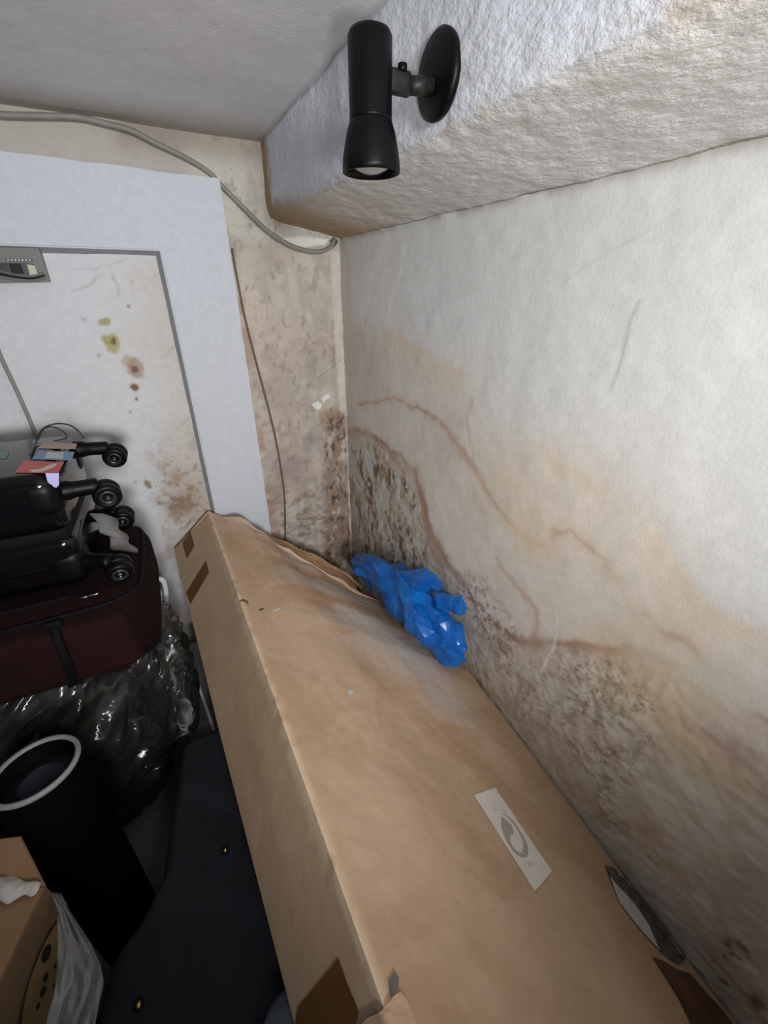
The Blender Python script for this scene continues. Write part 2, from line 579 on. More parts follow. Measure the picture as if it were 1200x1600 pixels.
# hairline scratches
for pl, w_, col, k in [([(955, 605), (972, 560), (985, 500), (1000, 470)], .0035, (186, 184, 184), .7), ([(628, 420), (614, 462), (606, 500)], .003, (240, 240, 238), .8),
                       ([(872, 965), (866, 1010), (846, 1048)], .003, (236, 228, 216), .9), ([(880, 440), (930, 405), (990, 372), (1060, 330)], .003, (196, 196, 196), .4),
                       ([(540, 590), (600, 420), (620, 400)], .004, (206, 200, 196), .4)]:
    P.mix(np.exp(-(pdist(Y + .004 * (n2 - .5), Z, wallp(pl)) / w_) ** 2), col, k)
# grime under the beam, tan tint growing towards the corner
P.mix(np.exp(-((Z - 0.150 - 0.006 * n2) / 0.012) ** 2) * sst(0.3, 0.6, n2), (150, 138, 124), 0.6)
P.mix((1 - sst(0.0, 0.16, YB - Y)) * 0.7, (194, 180, 168), 0.7)
hx = 0.006 * (n1 - 0.5) + 0.0018 * (n2 - 0.5) + sst(0, .05, dl) * 0.004 * (n3 - 0.5)
painted_surface('wall_right', np.stack([XW + hx, Y, Z], 1), nu, nv, P, M_wall, flip=True)

# back wall --------------------------------------------------------
X, Z, nu, nv = meshgrid(-1.45, XW + 0.02, ZF, ZC + 0.01, 0.0045)
wx = X + 0.026 * (fbm(X, Z, 9, 203) - 0.5) + 0.012 * (fbm(X, Z, 40, 204) - 0.5)
wz = Z + 0.026 * (fbm(X, Z, 9, 213) - 0.5) + 0.012 * (fbm(X, Z, 40, 214) - 0.5)
P = Paint(X, Z, (222, 224, 228))
n1, n2, n3 = fbm(X, Z, 6, 221), fbm(X, Z, 22, 231), fbm(X, Z, 90, 241, 3)
P.mix(sst(-0.10, 0.12, X + 0.12 * (n1 - .5)) * (1 - sst(0.04, 0.12, Z)), (214, 206, 194), 0.9)
P.mix(sst(0.26, 0.30, X), (208, 198, 184), 1.0)
P.mix(sst(0.26, 0.30, X) * sst(0.36, 0.70, n2), (186, 172, 156), 0.6)
P.mix(sst(0.26, 0.30, X) * sst(0.40, 0.70, n1), (200, 184, 168), 0.5)
P.mix(sst(0.10, 0.16, Z), (190, 182, 170), 0.9)                                   # band above the board
P.mix(sst(0.10, 0.16, Z) * sst(0.20, 0.26, X), (210, 206, 192), 0.9)
P.mix(sst(0.30, 0.37, Z) * sst(0.35, .6, n1), (150, 136, 118), 0.6)
P.mix(np.exp(-(np.abs(Z - 0.255 - .03 * (n1 - .5)) / .02) ** 2) * (1 - sst(0.2, .25, X)), (160, 146, 140), 0.35)
for (a, b, r, col, k) in [(450, 735, 0.075, (168, 146, 140), .8), (420, 790, 0.06, (176, 138, 118), .7), (500, 560, .06, (172, 160, 146), .6), (488, 690, .035, (150, 142, 148), .7),
                          (390, 480, .05, (214, 190, 168), .6), (430, 560, .08, (206, 188, 166), .5), (480, 470, .05, (214, 206, 188), .6)]:
    (cx, cz), = backp([(a, b)])
    P.mix(np.exp(-(((wx - cx) / r) ** 2 + ((wz - cz) / (r * 1.4)) ** 2)) * (0.5 + n2), col, k)
col_ = sst(-0.028, 0.03, sdist(wx, wz, backp([(505, 640), (540, 640), (556, 870), (556, 960), (500, 960), (510, 800)])))
P.mix(col_ * sst(0.32, 0.52, fbm(X, Z * .35, 50, 251)), (156, 118, 84), 0.85)
P.mix(col_ * sst(0.56, 0.66, fbm(X, Z * .5, 75, 252, 3)), (88, 62, 46), 0.9)
P.mix(sst(0.28, 0.31, X) * sst(.48, .68, fbm(X, Z * .45, 20, 271, 5, .6)), (164, 150, 140), .4)
P.mix(sst(0.28, 0.31, X) * sst(.60, .68, fbm(X, Z * .6, 55, 272, 4, .6)), (150, 132, 118), .45)
lowz = sst(0.0, 1.0, (-0.62 - Z) / 0.25) * sst(0.28, 0.31, X)
P.mix(lowz * sst(0.60, 0.68, fbm(X * .5, Z, 60, 253, 3)), (150, 120, 100), 0.7)
P.mix(sst(0.305, 0.31, X) * (1 - sst(0.32, 0.36, X)) * (1 - sst(-.1, .1, Z)) * sst(0.45, .65, n2), (182, 142, 120), 0.5)
for pg in ([(488, 632), (498, 628), (503, 633), (500, 640), (492, 638)], [(503, 622), (513, 616), (516, 621), (506, 628)]):
    P.mix(sst(-.003, .001, sdist(X, Z, backp(pg))), (242, 240, 234), .95)
caulk = sst(-0.004, 0.004, sdist(X + .006 * (n2 - .5), Z, backp([(517, 392), (545, 392), (552, 600), (548, 660), (530, 640), (526, 560)])))
P.mix(caulk, (220, 216, 202), 0.65)
P.mix(sst(-.004, .003, sdist(X, Z, backp([(440, 373), (470, 369), (515, 374), (508, 382), (476, 386), (452, 381)]))), (240, 238, 232), .95)
P.mix(sst(-.003, .002, sdist(X, Z, backp([(515, 376), (522, 370), (529, 377), (523, 386)]))), (40, 34, 30), .95)
thin = sst(-0.004, 0.004, sdist(X + .004 * (n2 - .5), Z, backp([(540, 600), (560, 600), (572, 880), (548, 880)])))
P.mix(thin * sst(.3, .5, n2), (214, 208, 196), 0.8)
# stains on the panel inside the white frame
for (a, b, r, col, k) in [(167, 504, .016, (178, 172, 96), .9), (160, 507, .010, (186, 180, 110), .9), (176, 540, .026, (186, 178, 108), .9), (168, 536, .016, (182, 174, 104), .8), (177, 536, .010, (128, 100, 60), .9),
                          (204, 566, .020, (190, 170, 130), .7), (214, 576, .030, (180, 148, 124), .8), (213, 577, .012, (120, 84, 62), .8), (209, 605, .014, (140, 96, 58), .95), (212, 623, .006, (132, 98, 74), .9),
                          (198, 478, .007, (136, 124, 116), .8), (203, 645, .006, (176, 150, 136), .7), (136, 503, .007, (180, 184, 186), .7), (158, 557, .007, (176, 180, 176), .7),
                          (231, 757, .014, (150, 120, 76), .9), (213, 754, .006, (170, 150, 110), .8), (247, 785, .011, (150, 122, 80), .9), (265, 788, .006, (160, 130, 100), .8), (205, 435, .005, (160, 156, 150), .7)]:
    (cx, cz), = backp([(a, b)])
    dd = np.hypot(wx - cx, (wz - cz) * 0.9) / r
    P.mix(1 - sst(0.62, 1.05, dd + 0.5 * (n3 - .5)), col, k)
rz = sst(0.0, 0.15, X + .14 + .1 * (n1 - .5)) * sst(0.0, 0.35, -0.35 - Z) * (1 - sst(0.10, 0.12, X))
P.mix(rz, (196, 184, 168), .7)
P.mix(rz * sst(0.50, 0.70, fbm(X, Z, 26, 261, 5, .6)), (164, 134, 112), 0.7)
P.mix(rz * sst(0.60, 0.70, fbm(X, Z, 70, 262, 3)), (134, 108, 90), 0.6)
for (a, b, r, col, k) in [(285, 790, .045, (150, 108, 84), .8), (275, 745, .025, (176, 148, 116), .7), (300, 770, .03, (170, 140, 100), .6), (265, 860, .05, (178, 154, 130), .6), (275, 960, .06, (190, 178, 160), .7)]:
    (cx, cz), = backp([(a, b)])
    P.mix(np.exp(-(((wx - cx) / r) ** 2 + ((wz - cz) / r) ** 2)) * (0.4 + 1.2 * n2), col, k)
for pl, w_, k in [([(100, 425), (140, 420), (175, 408), (195, 400)], .0022, .6), ([(115, 460), (145, 448), (158, 430)], .0022, .7), ([(176, 425), (182, 445), (185, 460)], .0035, .8), ([(255, 560), (262, 553), (272, 540), (274, 530)], .002, .6),
                  ([(278, 668), (290, 660), (300, 652)], .002, .7), ([(500, 585), (520, 572), (535, 560)], .003, .8), ([(420, 765), (440, 762), (460, 755), (500, 752)], .003, .7), ([(395, 610), (420, 600), (440, 590)], .0025, .5),
                  ([(390, 585), (415, 583)], .0025, .7), ([(460, 830), (480, 815), (500, 820)], .003, .6), ([(365, 352), (410, 352)], .003, .6), ([(375, 470), (385, 500), (388, 540)], .0025, .6)]:
    P.mix(np.exp(-(pdist(wx, wz, backp(pl)) / w_) ** 2), (140, 128, 118), k * .45)
hy = 0.008 * (n1 - 0.5) + 0.003 * (n2 - 0.5) + sst(0.29, .31, X) * (0.010 * (n2 - 0.5) + .004 * (n3 - .5))
painted_surface('wall_back', np.stack([X, YB + 0.004 + hy, Z], 1), nu, nv, P, M_wall)

# ceiling ----------------------------------------------------------
X, Yc, nu, nv = meshgrid(-1.45, XBEAM + 0.03, -0.75, YB + 0.02, 0.012)
P = Paint(X, Yc, (224, 224, 226))
n1, n2 = fbm(X, Yc, 5, 301), fbm(X, Yc, 20, 311)
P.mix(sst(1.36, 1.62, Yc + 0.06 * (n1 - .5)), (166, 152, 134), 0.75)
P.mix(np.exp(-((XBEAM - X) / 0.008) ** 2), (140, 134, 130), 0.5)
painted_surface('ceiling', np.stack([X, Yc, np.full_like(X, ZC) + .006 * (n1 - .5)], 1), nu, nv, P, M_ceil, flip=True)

# boxed beam over the right wall: face and sloping underside, one skin ----
nt_ = 150
V, U, nu, nv = meshgrid(-0.75, YB + 0.01, 0, 1, 0.006)      # V along the wall, U around the section
nu = int(round((YB + 0.01 + 0.75) / 0.006)) + 1
nv = 110
V, U = np.meshgrid(np.linspace(-0.75, YB + 0.01, nu), np.linspace(0, 1, nv))
V, U = V.ravel(), U.ravel()
Lf, Ls = ZC - 0.195, math.hypot(XW - XBEAM, 0.045)
s = U * (Lf + Ls)
zf = np.where(s < Lf, ZC - s, 0.195 - (s - Lf) / Ls * 0.045)
xf = np.where(s < Lf, XBEAM, XBEAM + (s - Lf) / Ls * (XW + .01 - XBEAM))
rr = np.exp(-((s - Lf) / 0.018) ** 2) * 0.008                # soften the arris
xf, zf = xf + rr * 0.7, zf + rr * 0.7
P = Paint(V, s, (222, 226, 236))
P.mix(sst(Lf - 0.01, Lf + 0.02, s), (226, 223, 219), 1.0)
n1, n2, n3 = fbm(V, s, 7, 401), fbm(V, s, 25, 411), fbm(V, s * 2, 80, 421, 3)
tan = (176, 154, 122)
e = YB - V
P.mix(1 - sst(0.035, 0.085, e + .04 * (n2 - .5)), (176, 148, 110), 1.0)
P.mix(sst(Lf - .03, Lf + .02, s + .03 * (n2 - .5)) * (1 - sst(0.10, 0.42, e + .25 * (n1 - .5))), (184, 158, 124), 1.0)
P.mix(sst(Lf - .03, Lf + .02, s) * (1 - sst(0.0, 0.75, e + .5 * (n2 - .5))) * .9, (206, 192, 168), .8)
P.mix(sst(Lf + Ls - .05, Lf + Ls - .01, s + .05 * (n2 - .5)) * sst(.40, .58, n1) * (1 - sst(.5, 1.2, e)), (184, 164, 134), .8)
P.mix(sst(Lf - .02, Lf, s) * (1 - sst(Lf, Lf + .03, s)) * sst(.5, .62, n2), (196, 176, 146), .6)
P.mix(sst(0.56, 0.64, n3) * (1 - sst(0.05, .3, e)) * sst(Lf - .02, Lf + .01, s), (150, 124, 94), .5)
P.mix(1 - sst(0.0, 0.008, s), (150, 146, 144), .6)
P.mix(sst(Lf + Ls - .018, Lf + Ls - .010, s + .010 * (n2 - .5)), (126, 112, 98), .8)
P.mix(sst(Lf - .05, Lf - .005, s + .05 * (n2 - .5)) * (1 - sst(0.05, 0.40, e + .1 * (n1 - .5))), (180, 152, 116), .9)
h = 0.0040 * (fbm(V * .6, s, 60, 431, 3) - 0.5) + 0.008 * (n1 - .5)
face = s < Lf
pts = np.stack([xf + np.where(face, h, 0), V, zf + np.where(face, 0, h)], 1)
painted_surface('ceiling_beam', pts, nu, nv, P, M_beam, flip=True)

# crumbled paint bits along the beam joint
# floor
mk('floor', [(-1.45, -0.75, ZF), (XW + .02, -0.75, ZF), (XW + .02, YB + .02, ZF), (-1.45, YB + .02, ZF)], [(0, 1, 2, 3)], M_floor)['kind'] = 'structure'

# white L-shaped board framing the panel ------------------------------------
YP = 1.578
top = []
for i in range(60):
    x = -1.44 + (0.302 + 1.44) * i / 59
    top.append((x, 0.292 - 0.010 * sst(-.3, .3, np.array(x)) + 0.006 * (noise.noise(Vector((x * 9, 0, 3))) + .5 * noise.noise(Vector((x * 40, 0, 3))))))
zin, xin = 0.096, 0.103
nzr = 150
hdr = MB()
gx = np.array([p[0] for p in top])
# header as a strip of columns, pilaster as a strip of rows
cols = []
for x, zt in top:
    cols.append((x, zt))
vb, fb = [], []
n = len(cols)
for x, zt in cols:
    vb += [(x, YP, zt), (x, YP, zin), (x, YB + .01, zt), (x, YB + .01, zin)]
for i in range(n - 1):
    a, b = i * 4, i * 4 + 4
    fb += [(a, a + 1, b + 1, b), (a + 2, a, b, b + 2)]
k = len(vb)
rows = [(zin - (zin - ZF) * i / 60) for i in range(61)]
for z in rows:
    xr = 0.303 + 0.0015 * noise.noise(Vector((z * 12, 5, 1)))
    vb += [(xin, YP, z), (xr, YP, z), (xr, YB + .02, z)]
for i in range(60):
    a, b = k + i * 3, k + i * 3 + 3
    fb += [(a, b, b + 1, a + 1), (a + 1, b + 1, b + 2, a + 2)]
va = np.array([tuple(p) for p in vb])
P = Paint(va[:, 0], va[:, 2], (214, 218, 226))
trim = mk('trim_1', vb, fb, M_board, smooth=False)
trim['kind'] = 'structure'
at = trim.data.color_attributes.new('stain', 'FLOAT_COLOR', 'POINT')
at.data.foreach_set('color', np.concatenate([P.c, np.ones((len(va), 1))], 1).astype(np.float32).ravel())
t2 = MB()
bw = 0.012
t2.add([(-1.44, YP - .001, zin + .004), (xin + .004, YP - .001, zin + .004), (xin - bw, YB + .005, zin - bw), (-1.44, YB + .005, zin - bw),
        (xin + .004, YP - .001, ZF), (xin - bw, YB + .005, ZF)], [(0, 3, 2, 1), (1, 2, 5, 4)])
t2.build('trim_2', M_edge, smooth=False)['kind'] = 'structure'

# ------------------------------------------------------------------ big cardboard box
def lerp(a, b, t):
    return a + (b - a) * t


def pl(pts, t):
    """point on a polyline parameterised by its own list of (t, p)"""
    for (t0, p0), (t1, p1) in zip(pts[:-1], pts[1:]):
        if t <= t1:
            return p0.lerp(p1, (t - t0) / (t1 - t0))
    return pts[-1][1]


def U_at(y):                                    # upper left edge
    return Vector((0.0775, y, -0.744))


def L_at(y):                                    # lower left edge
    e = [(-0.3, Vector((-0.016, -0.3, -0.935))), (0.23, Vector((-0.023, 0.23, -0.93))), (0.72, Vector((-0.041, 0.72, -0.912))), (1.55, Vector((-0.064, 1.55, -0.866)))]
    return pl(e, y)


NEAR, FAR = -0.25, 1.55
wpts = [at_x(1300, 1790, 0.672), at_x(1150, 1600, 0.672), at_x(930, 1310, 0.672), at_x(800, 1138, 0.672), at_x(733, 1050, 0.668), at_x(690, 1010, 0.655), at_x(640, 975, 0.63), at_x(600, 945, 0.60)]
cor = at_z(560, 922, -1.00)
R_pts = wpts + [cor]
NR = len(R_pts)
far_px = [(325, 799), (348, 810), (372, 813), (392, 826), (418, 848), (455, 866), (498, 890), (530, 906), (560, 922)]
NV, NU = 170, 90


def right_edge(t):                              # t=0 near, 1 far
    ys = [p.y for p in R_pts]
    y = lerp(NEAR, ys[-1], t)
    ks = [(p.y, p) for p in R_pts]
    ks = [(NEAR - .3, R_pts[0] + Vector((0, NEAR - .3 - R_pts[0].y, 0)))] + ks
    return pl(ks, y)


def far_edge(sv):
    n = len(far_px) - 1
    pts = []
    for i, (a, b) in enumerate(far_px):
        q = i / n
        y = lerp(FAR, cor.y, q ** 1.15)
        pts.append((q, at_y(a, b, y)))
    return pl(pts, sv)


fa, fb_ = U_at(FAR), far_edge(0)
verts = []
for j in range(NV):
    t = j / (NV - 1)
    Lp = U_at(lerp(NEAR, FAR, t))
    Rp = right_edge(t)
    for i in range(NU):
        sv = i / (NU - 1)
        nearp = U_at(NEAR).lerp(right_edge(0), sv)
        c = Lp.lerp(Rp, sv) + nearp.lerp(far_edge(sv), t) - (U_at(NEAR).lerp(right_edge(0), sv)).lerp(U_at(FAR).lerp(right_edge(1), sv), t)
        q = 4 * sv * (1 - sv)
        b = 0.010 * q + 0.016 * q * noise.noise(Vector((c.x * 3.2, c.y * 2.6, 4)))
        b += 0.006 * q * noise.noise(Vector((c.x * 9 + c.y * 4, c.y * 5, 9))) + 0.0012 * noise.noise(Vector((c.x * 40, c.y * 40, 2))) * min(1, q * 3)
        # the far end is soft and crumpled
        cr = max(0, (t - 0.78) / 0.22)
        b += cr * cr * 0.016 * noise.noise(Vector((c.x * 16, c.y * 14, 6))) * min(1, 4 * sv)
        verts.append(c + Vector((0.40, 0, 0.91)) * b)
nface = len(verts)
faces = grid_faces(NU, NV)
# left face
NL = 24
for j in range(NV):
    y = lerp(NEAR, FAR, j / (NV - 1))
    a, b = U_at(y), L_at(y)
    for i in range(NL):
        s_ = i / (NL - 1)
        p = a.lerp(b, s_)
        if i == 0:
            p = verts[j * NU]
        verts.append(p + Vector((-.8, 0, .6)) * (0.004 * 4 * s_ * (1 - s_) * noise.noise(Vector((y * 3, s_ * 2, 7)))))
faces += [tuple(x + nface for x in q) for q in grid_faces(NL, NV, True)]
nleft = len(verts)
# remaining sides: bottom, right, ends
off = Vector((-0.12, 0, -0.165))
for j in range(NV):
    verts.append(L_at(lerp(NEAR, FAR, j / (NV - 1))))
    rp = verts[j * NU + NU - 1]
    q = rp + off
    q.z = max(q.z, ZF + 0.004)
    q.x = min(q.x, 0.64)
    verts.append(q)
    verts.append(Vector(rp))
for j in range(NV - 1):
    a, b = nleft + j * 3, nleft + j * 3 + 3
    faces += [(a, a + 1, b + 1, b), (a + 1, a + 2, b + 2, b + 1)]
for j, fl in ((0, False), (NV - 1, True)):
    f = [j * NU + i for i in range(NU)] + [nleft + j * 3 + 1, nleft + j * 3]
    faces.append(tuple(f[::-1] if fl else f))
box = thing('cardboard_box', 'long flat brown cardboard box lying tilted against the stained right wall', 'box', (0.35, 0.65, ZF))
va = np.array([tuple(p) for p in verts])
P = Paint(va[:, 0], va[:, 1], (195, 166, 138))
x_, y_, z_ = va[:, 0], va[:, 1], va[:, 2]
n1, n2, n3 = fbm(x_, y_, 5, 501), fbm(x_ + z_, y_, 16, 511), fbm(x_, y_, 60, 521)
P.mix(sst(.45, .65, n1), (184, 150, 118), .6)
P.mix(sst(.5, .62, fbm(x_ * 2.2 + y_, y_ * .5, 7, 531)) * .6, (178, 145, 112), .6)
wv = fbm(x_ * 1.6, y_ * .7, 4, 551, 3)
P.mix(np.exp(-((wv - .52) / .010) ** 2) * sst(.12, .2, x_), (178, 146, 116), .45)
P.mix(sst(.52, .525, wv) * (1 - sst(.525, .60, wv)) * sst(.12, .2, x_), (186, 154, 124), .5)
isl = np.arange(len(va)) >= nface
P.mix(isl * 1.0, (188, 160, 131), .6)
# scuffed, dusty patch below the blue bag and worn crease with a painted highlight along the edge
for a, b, r, k in [(560, 960, .14, .75), (640, 1010, .10, .7), (480, 920, .10, .5), (700, 1075, .07, .5), (420, 860, .08, .6)]:
    p = at_z(a, b, -0.93)
    P.mix(np.exp(-(((x_ - p.x) / r) ** 2 + ((y_ - p.y) / (r * 1.4)) ** 2)) * sst(.36, .56, n2), (202, 192, 182), min(1, k * 1.3))
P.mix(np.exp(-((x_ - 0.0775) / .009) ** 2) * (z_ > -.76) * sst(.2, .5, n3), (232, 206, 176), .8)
P.mix(sst(.64, .70, fbm(x_, y_, 34, 541)) * .7, (206, 180, 152), .35)
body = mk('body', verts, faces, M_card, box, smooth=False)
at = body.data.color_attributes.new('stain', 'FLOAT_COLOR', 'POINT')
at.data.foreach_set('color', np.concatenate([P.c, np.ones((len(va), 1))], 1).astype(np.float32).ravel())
sm = np.zeros(len(body.data.polygons), bool)
sm[:(NU - 1) * (NV - 1) + (NL - 1) * (NV - 1)] = True
body.data.polygons.foreach_set('use_smooth', sm.tolist())
bvh = BVHTree.FromPolygons([tuple(v) for v in verts], faces)


def hit(px, py, off_=0.001):
    r = ray(px, py).normalized()
    p, nrm, i, dd = bvh.ray_cast(Vector((0, 0, 0)), r)
    if p is None:                                   # past an edge: settle on the nearest spot of the box
        t = 1.1
        for _ in range(12):
            p, nrm, i, dd = bvh.find_nearest(r * t)
            t = p.dot(r)
        return p + (r * t - p).normalized() * off_
    if nrm.dot(r) > 0:
        nrm = -nrm
    return p + nrm * off_


def fill(poly, off_, dens=7):
    """a thin patch lying on the box: outline traced on its surface, triangulated and re-seated"""
    bm = bmesh.new()
    vs_ = [bm.verts.new((a, b, 0)) for a, b in poly]
    bm.faces.new(vs_)
    bm.normal_update()
    bmesh.ops.triangulate(bm, faces=list(bm.faces))
    for _ in range(6):
        es = [e for e in bm.edges if (e.verts[0].co - e.verts[1].co).length > dens]
        if not es:
            break
        bmesh.ops.subdivide_edges(bm, edges=es, cuts=1)
        bmesh.ops.triangulate(bm, faces=[f for f in bm.faces if len(f.verts) > 3])
    bm.verts.index_update()
    v = [hit(q.co.x, q.co.y, off_) for q in bm.verts]
    f = [tuple(x.index for x in q.verts) for q in bm.faces]
    bm.free()
    # face the patch to the outside
    out = []
    for q in f:
        nn = (v[q[1]] - v[q[0]]).cross(v[q[2]] - v[q[0]])
        out.append(q if nn.dot(v[q[0]]) < 0 else q[::-1])
    return v, out


def patch(name, poly, mat, parent, off_=0.0012, label=None, dens=9):
    v, f = fill(poly, off_, dens)
    return mk(name, v, f, mat, parent, smooth=True, label=label)


patch('tape', [(285, 848), (298, 830), (304, 853), (292, 873)], M_tape, box, label='short piece of brown parcel tape')
patch('tape', [(291, 926), (322, 876), (327, 894), (298, 944)], M_tape, box, label='longer slanted piece of brown parcel tape')
patch('tape', [(530, 1497), (545, 1540), (562, 1580), (556, 1600), (540, 1640), (470, 1640), (462, 1600), (466, 1573), (498, 1535)], M_tape, box, label='wide brown tape at the near corner')
aged = patch('tape', [(1018, 1495), (1036, 1502), (1056, 1515), (1078, 1522), (1100, 1548), (1130, 1580), (1160, 1622), (1092, 1640), (1078, 1600), (1060, 1562), (1040, 1530)], M_tape2, box, off_=0.0016, label='dark wrinkled old tape by the wall')
# torn paper flap at the near corner
patch('torn_flap', [(612, 1560), (624, 1552), (634, 1566), (642, 1586), (650, 1612), (655, 1640), (560, 1640), (566, 1600), (578, 1588), (590, 1583), (600, 1577)], M_cardin, box, off_=0.004, label='peeled pale paper at the near corner')
patch('peeled_edge', [(606, 1540), (616, 1520), (622, 1530), (619, 1548), (612, 1560)], M_greycl, box, off_=0.003, label='grey peeled paper edge')
# label with its arrow mark
lab = patch('paper_label', [(740, 1243), (773, 1231), (777, 1236), (776, 1239), (779, 1240), (862, 1362), (835, 1394)], M_label, box, off_=0.0014)
q6 = lambda pts: [(700 + a / 6, 1200 + b / 6) for a, b in pts]
patch('arrow_mark', q6([(499, 462), (545, 495), (585, 535), (604, 575), (609, 605), (603, 640), (590, 618), (578, 636), (577, 688), (600, 742), (648, 792), (690, 808), (716, 818), (737, 838), (712, 843), (676, 836), (634, 812), (588, 762), (545, 692), (512, 612), (495, 540)]), M_print, lab, off_=0.0022, dens=4)
patch('arrow_mark', q6([(494, 434), (530, 440), (566, 462), (610, 505), (650, 562), (690, 628), (724, 692), (744, 748), (749, 795), (738, 834), (716, 808), (690, 797), (704, 752), (700, 700), (684, 648), (655, 596), (620, 540), (580, 492), (540, 456)]), M_print, lab, off_=0.0022, dens=4)
for pg in ([(412, 392), (440, 372), (446, 382), (420, 402)], [(426, 412), (456, 392), (462, 402), (434, 424)], [(732, 892), (778, 884), (781, 896), (735, 904)], [(756, 906), (800, 900), (802, 910), (760, 916)], [(752, 915), (764, 913), (772, 945), (762, 950)], [(500, 392), (545, 420), (540, 428), (497, 402)]):
    patch('faint_print', q6(pg), M_printl, lab, off_=0.0022, dens=4)
# tear by the wall showing the lining and white foam
tear = patch('torn_opening', [(944, 1352), (960, 1358), (984, 1372), (1006, 1390), (1028, 1412), (1048, 1440), (1064, 1468), (1076, 1490), (1066, 1503), (1060, 1509), (1045, 1500), (1030, 1487), (1012, 1466), (990, 1440), (970, 1412), (954, 1380)], M_darkstuff, box, off_=0.0020, label='torn opening with dark crumpled lining')
patch('foam', [(951, 1369), (962, 1384), (980, 1402), (996, 1422), (1012, 1446), (1020, 1466), (1030, 1487), (1010, 1466), (988, 1440), (966, 1411)], M_foam, tear, off_=0.0034, label='white foam showing in the tear')
# ragged cardboard lips around the tear
# small marks
for pg in ([(372, 940), (380, 936), (388, 940), (388, 946), (384, 941), (378, 940)], [(404, 952), (412, 950), (412, 953), (405, 955)], [(425, 954), (436, 950), (438, 953), (428, 957)]):
    patch('scratch', pg, M_pale if pg[0][0] == 425 else M_carddark, box, off_=0.001, dens=4)
patch('scuff', [(542, 1080), (548, 1077), (553, 1082), (549, 1087), (543, 1085)], M_pale, box, off_=0.001, dens=4)
# crushed far corner: a crumpled brown flap standing off the end
fl, ff = [], []
toppx = [(392, 828), (415, 838), (432, 842), (452, 848), (470, 858), (495, 868), (522, 884), (545, 896), (566, 918)]
NJ = 16
for j in range(NJ):
    t = j / (NJ - 1)
    for i in range(61):
        sv = i / 60
        kx = sv * (len(toppx) - 1)
        i0 = min(int(kx), len(toppx) - 2)
        a = lerp(toppx[i0][0], toppx[i0 + 1][0], kx - i0)
        b = lerp(toppx[i0][1], toppx[i0 + 1][1], kx - i0)
        yy = lerp(1.52, 1.24, sv)
        p = at_y(a, b, yy)
        base = far_edge(0.28 + 0.72 * sv) + Vector((0.0, 0.004, -0.008))
        q = base.lerp(p, t)
        q.y += 0.03 * math.sin(t * math.pi) + 0.020 * t * noise.noise(Vector((sv * 9, t * 3, 1))) + 0.008 * noise.noise(Vector((sv * 30, t * 8, 2)))
        q.y = min(q.y, YB - 0.012)
        q.z += 0.006 * noise.noise(Vector((sv * 22, t * 6, 8)))
        fl.append(q)
ff = grid_faces(61, NJ)
M_flap = pbr('crumpled_brown_paper', (176, 138, 100), 0.8, col2=(150, 118, 92), vscale=14, bump=0.003, bscale=30)
flap = mk('crushed_flap', fl, ff, M_flap, box, label='crumpled brown paper flap at the crushed far corner')
sd = flap.modifiers.new('thick', 'SOLIDIFY')
sd.thickness = 0.003

# ------------------------------------------------------------------ blue bag in the gap by the wall
def crumple(p, seed, amp, freq):
    v = Vector(p) * freq + Vector((seed, seed * 1.7, -seed))
    r = 1 - abs(noise.noise(v)) * 2
    r2 = 1 - abs(noise.noise(v * 2.3)) * 2
    return amp * (r - .4 + 0.45 * r2)


def crumpled_sack(path, radii, seg, nn, amp, freq, seed, squash=None):
    pts = smooth_path(path, nn)
    m = len(pts)
    rad = []
    for i in range(m):
        k = i / (m - 1) * (len(radii) - 1)
        a = min(int(k), len(radii) - 2)
        rad.append(lerp(radii[a], radii[a + 1], k - a))
    v, f = tube(pts, rad, seg)
    out = []
    for i, p in enumerate(v):
        c = pts[min(i // seg, m - 1)]
        d_ = (p - c)
        if squash:
            d_ = Vector((d_.x * squash[0], d_.y * squash[1], d_.z * squash[2]))
        n_ = d_.normalized() if d_.length > 1e-6 else Vector((0, 0, 1))
        out.append(c + d_ + n_ * crumple(p, seed, amp, freq))
    return out, f


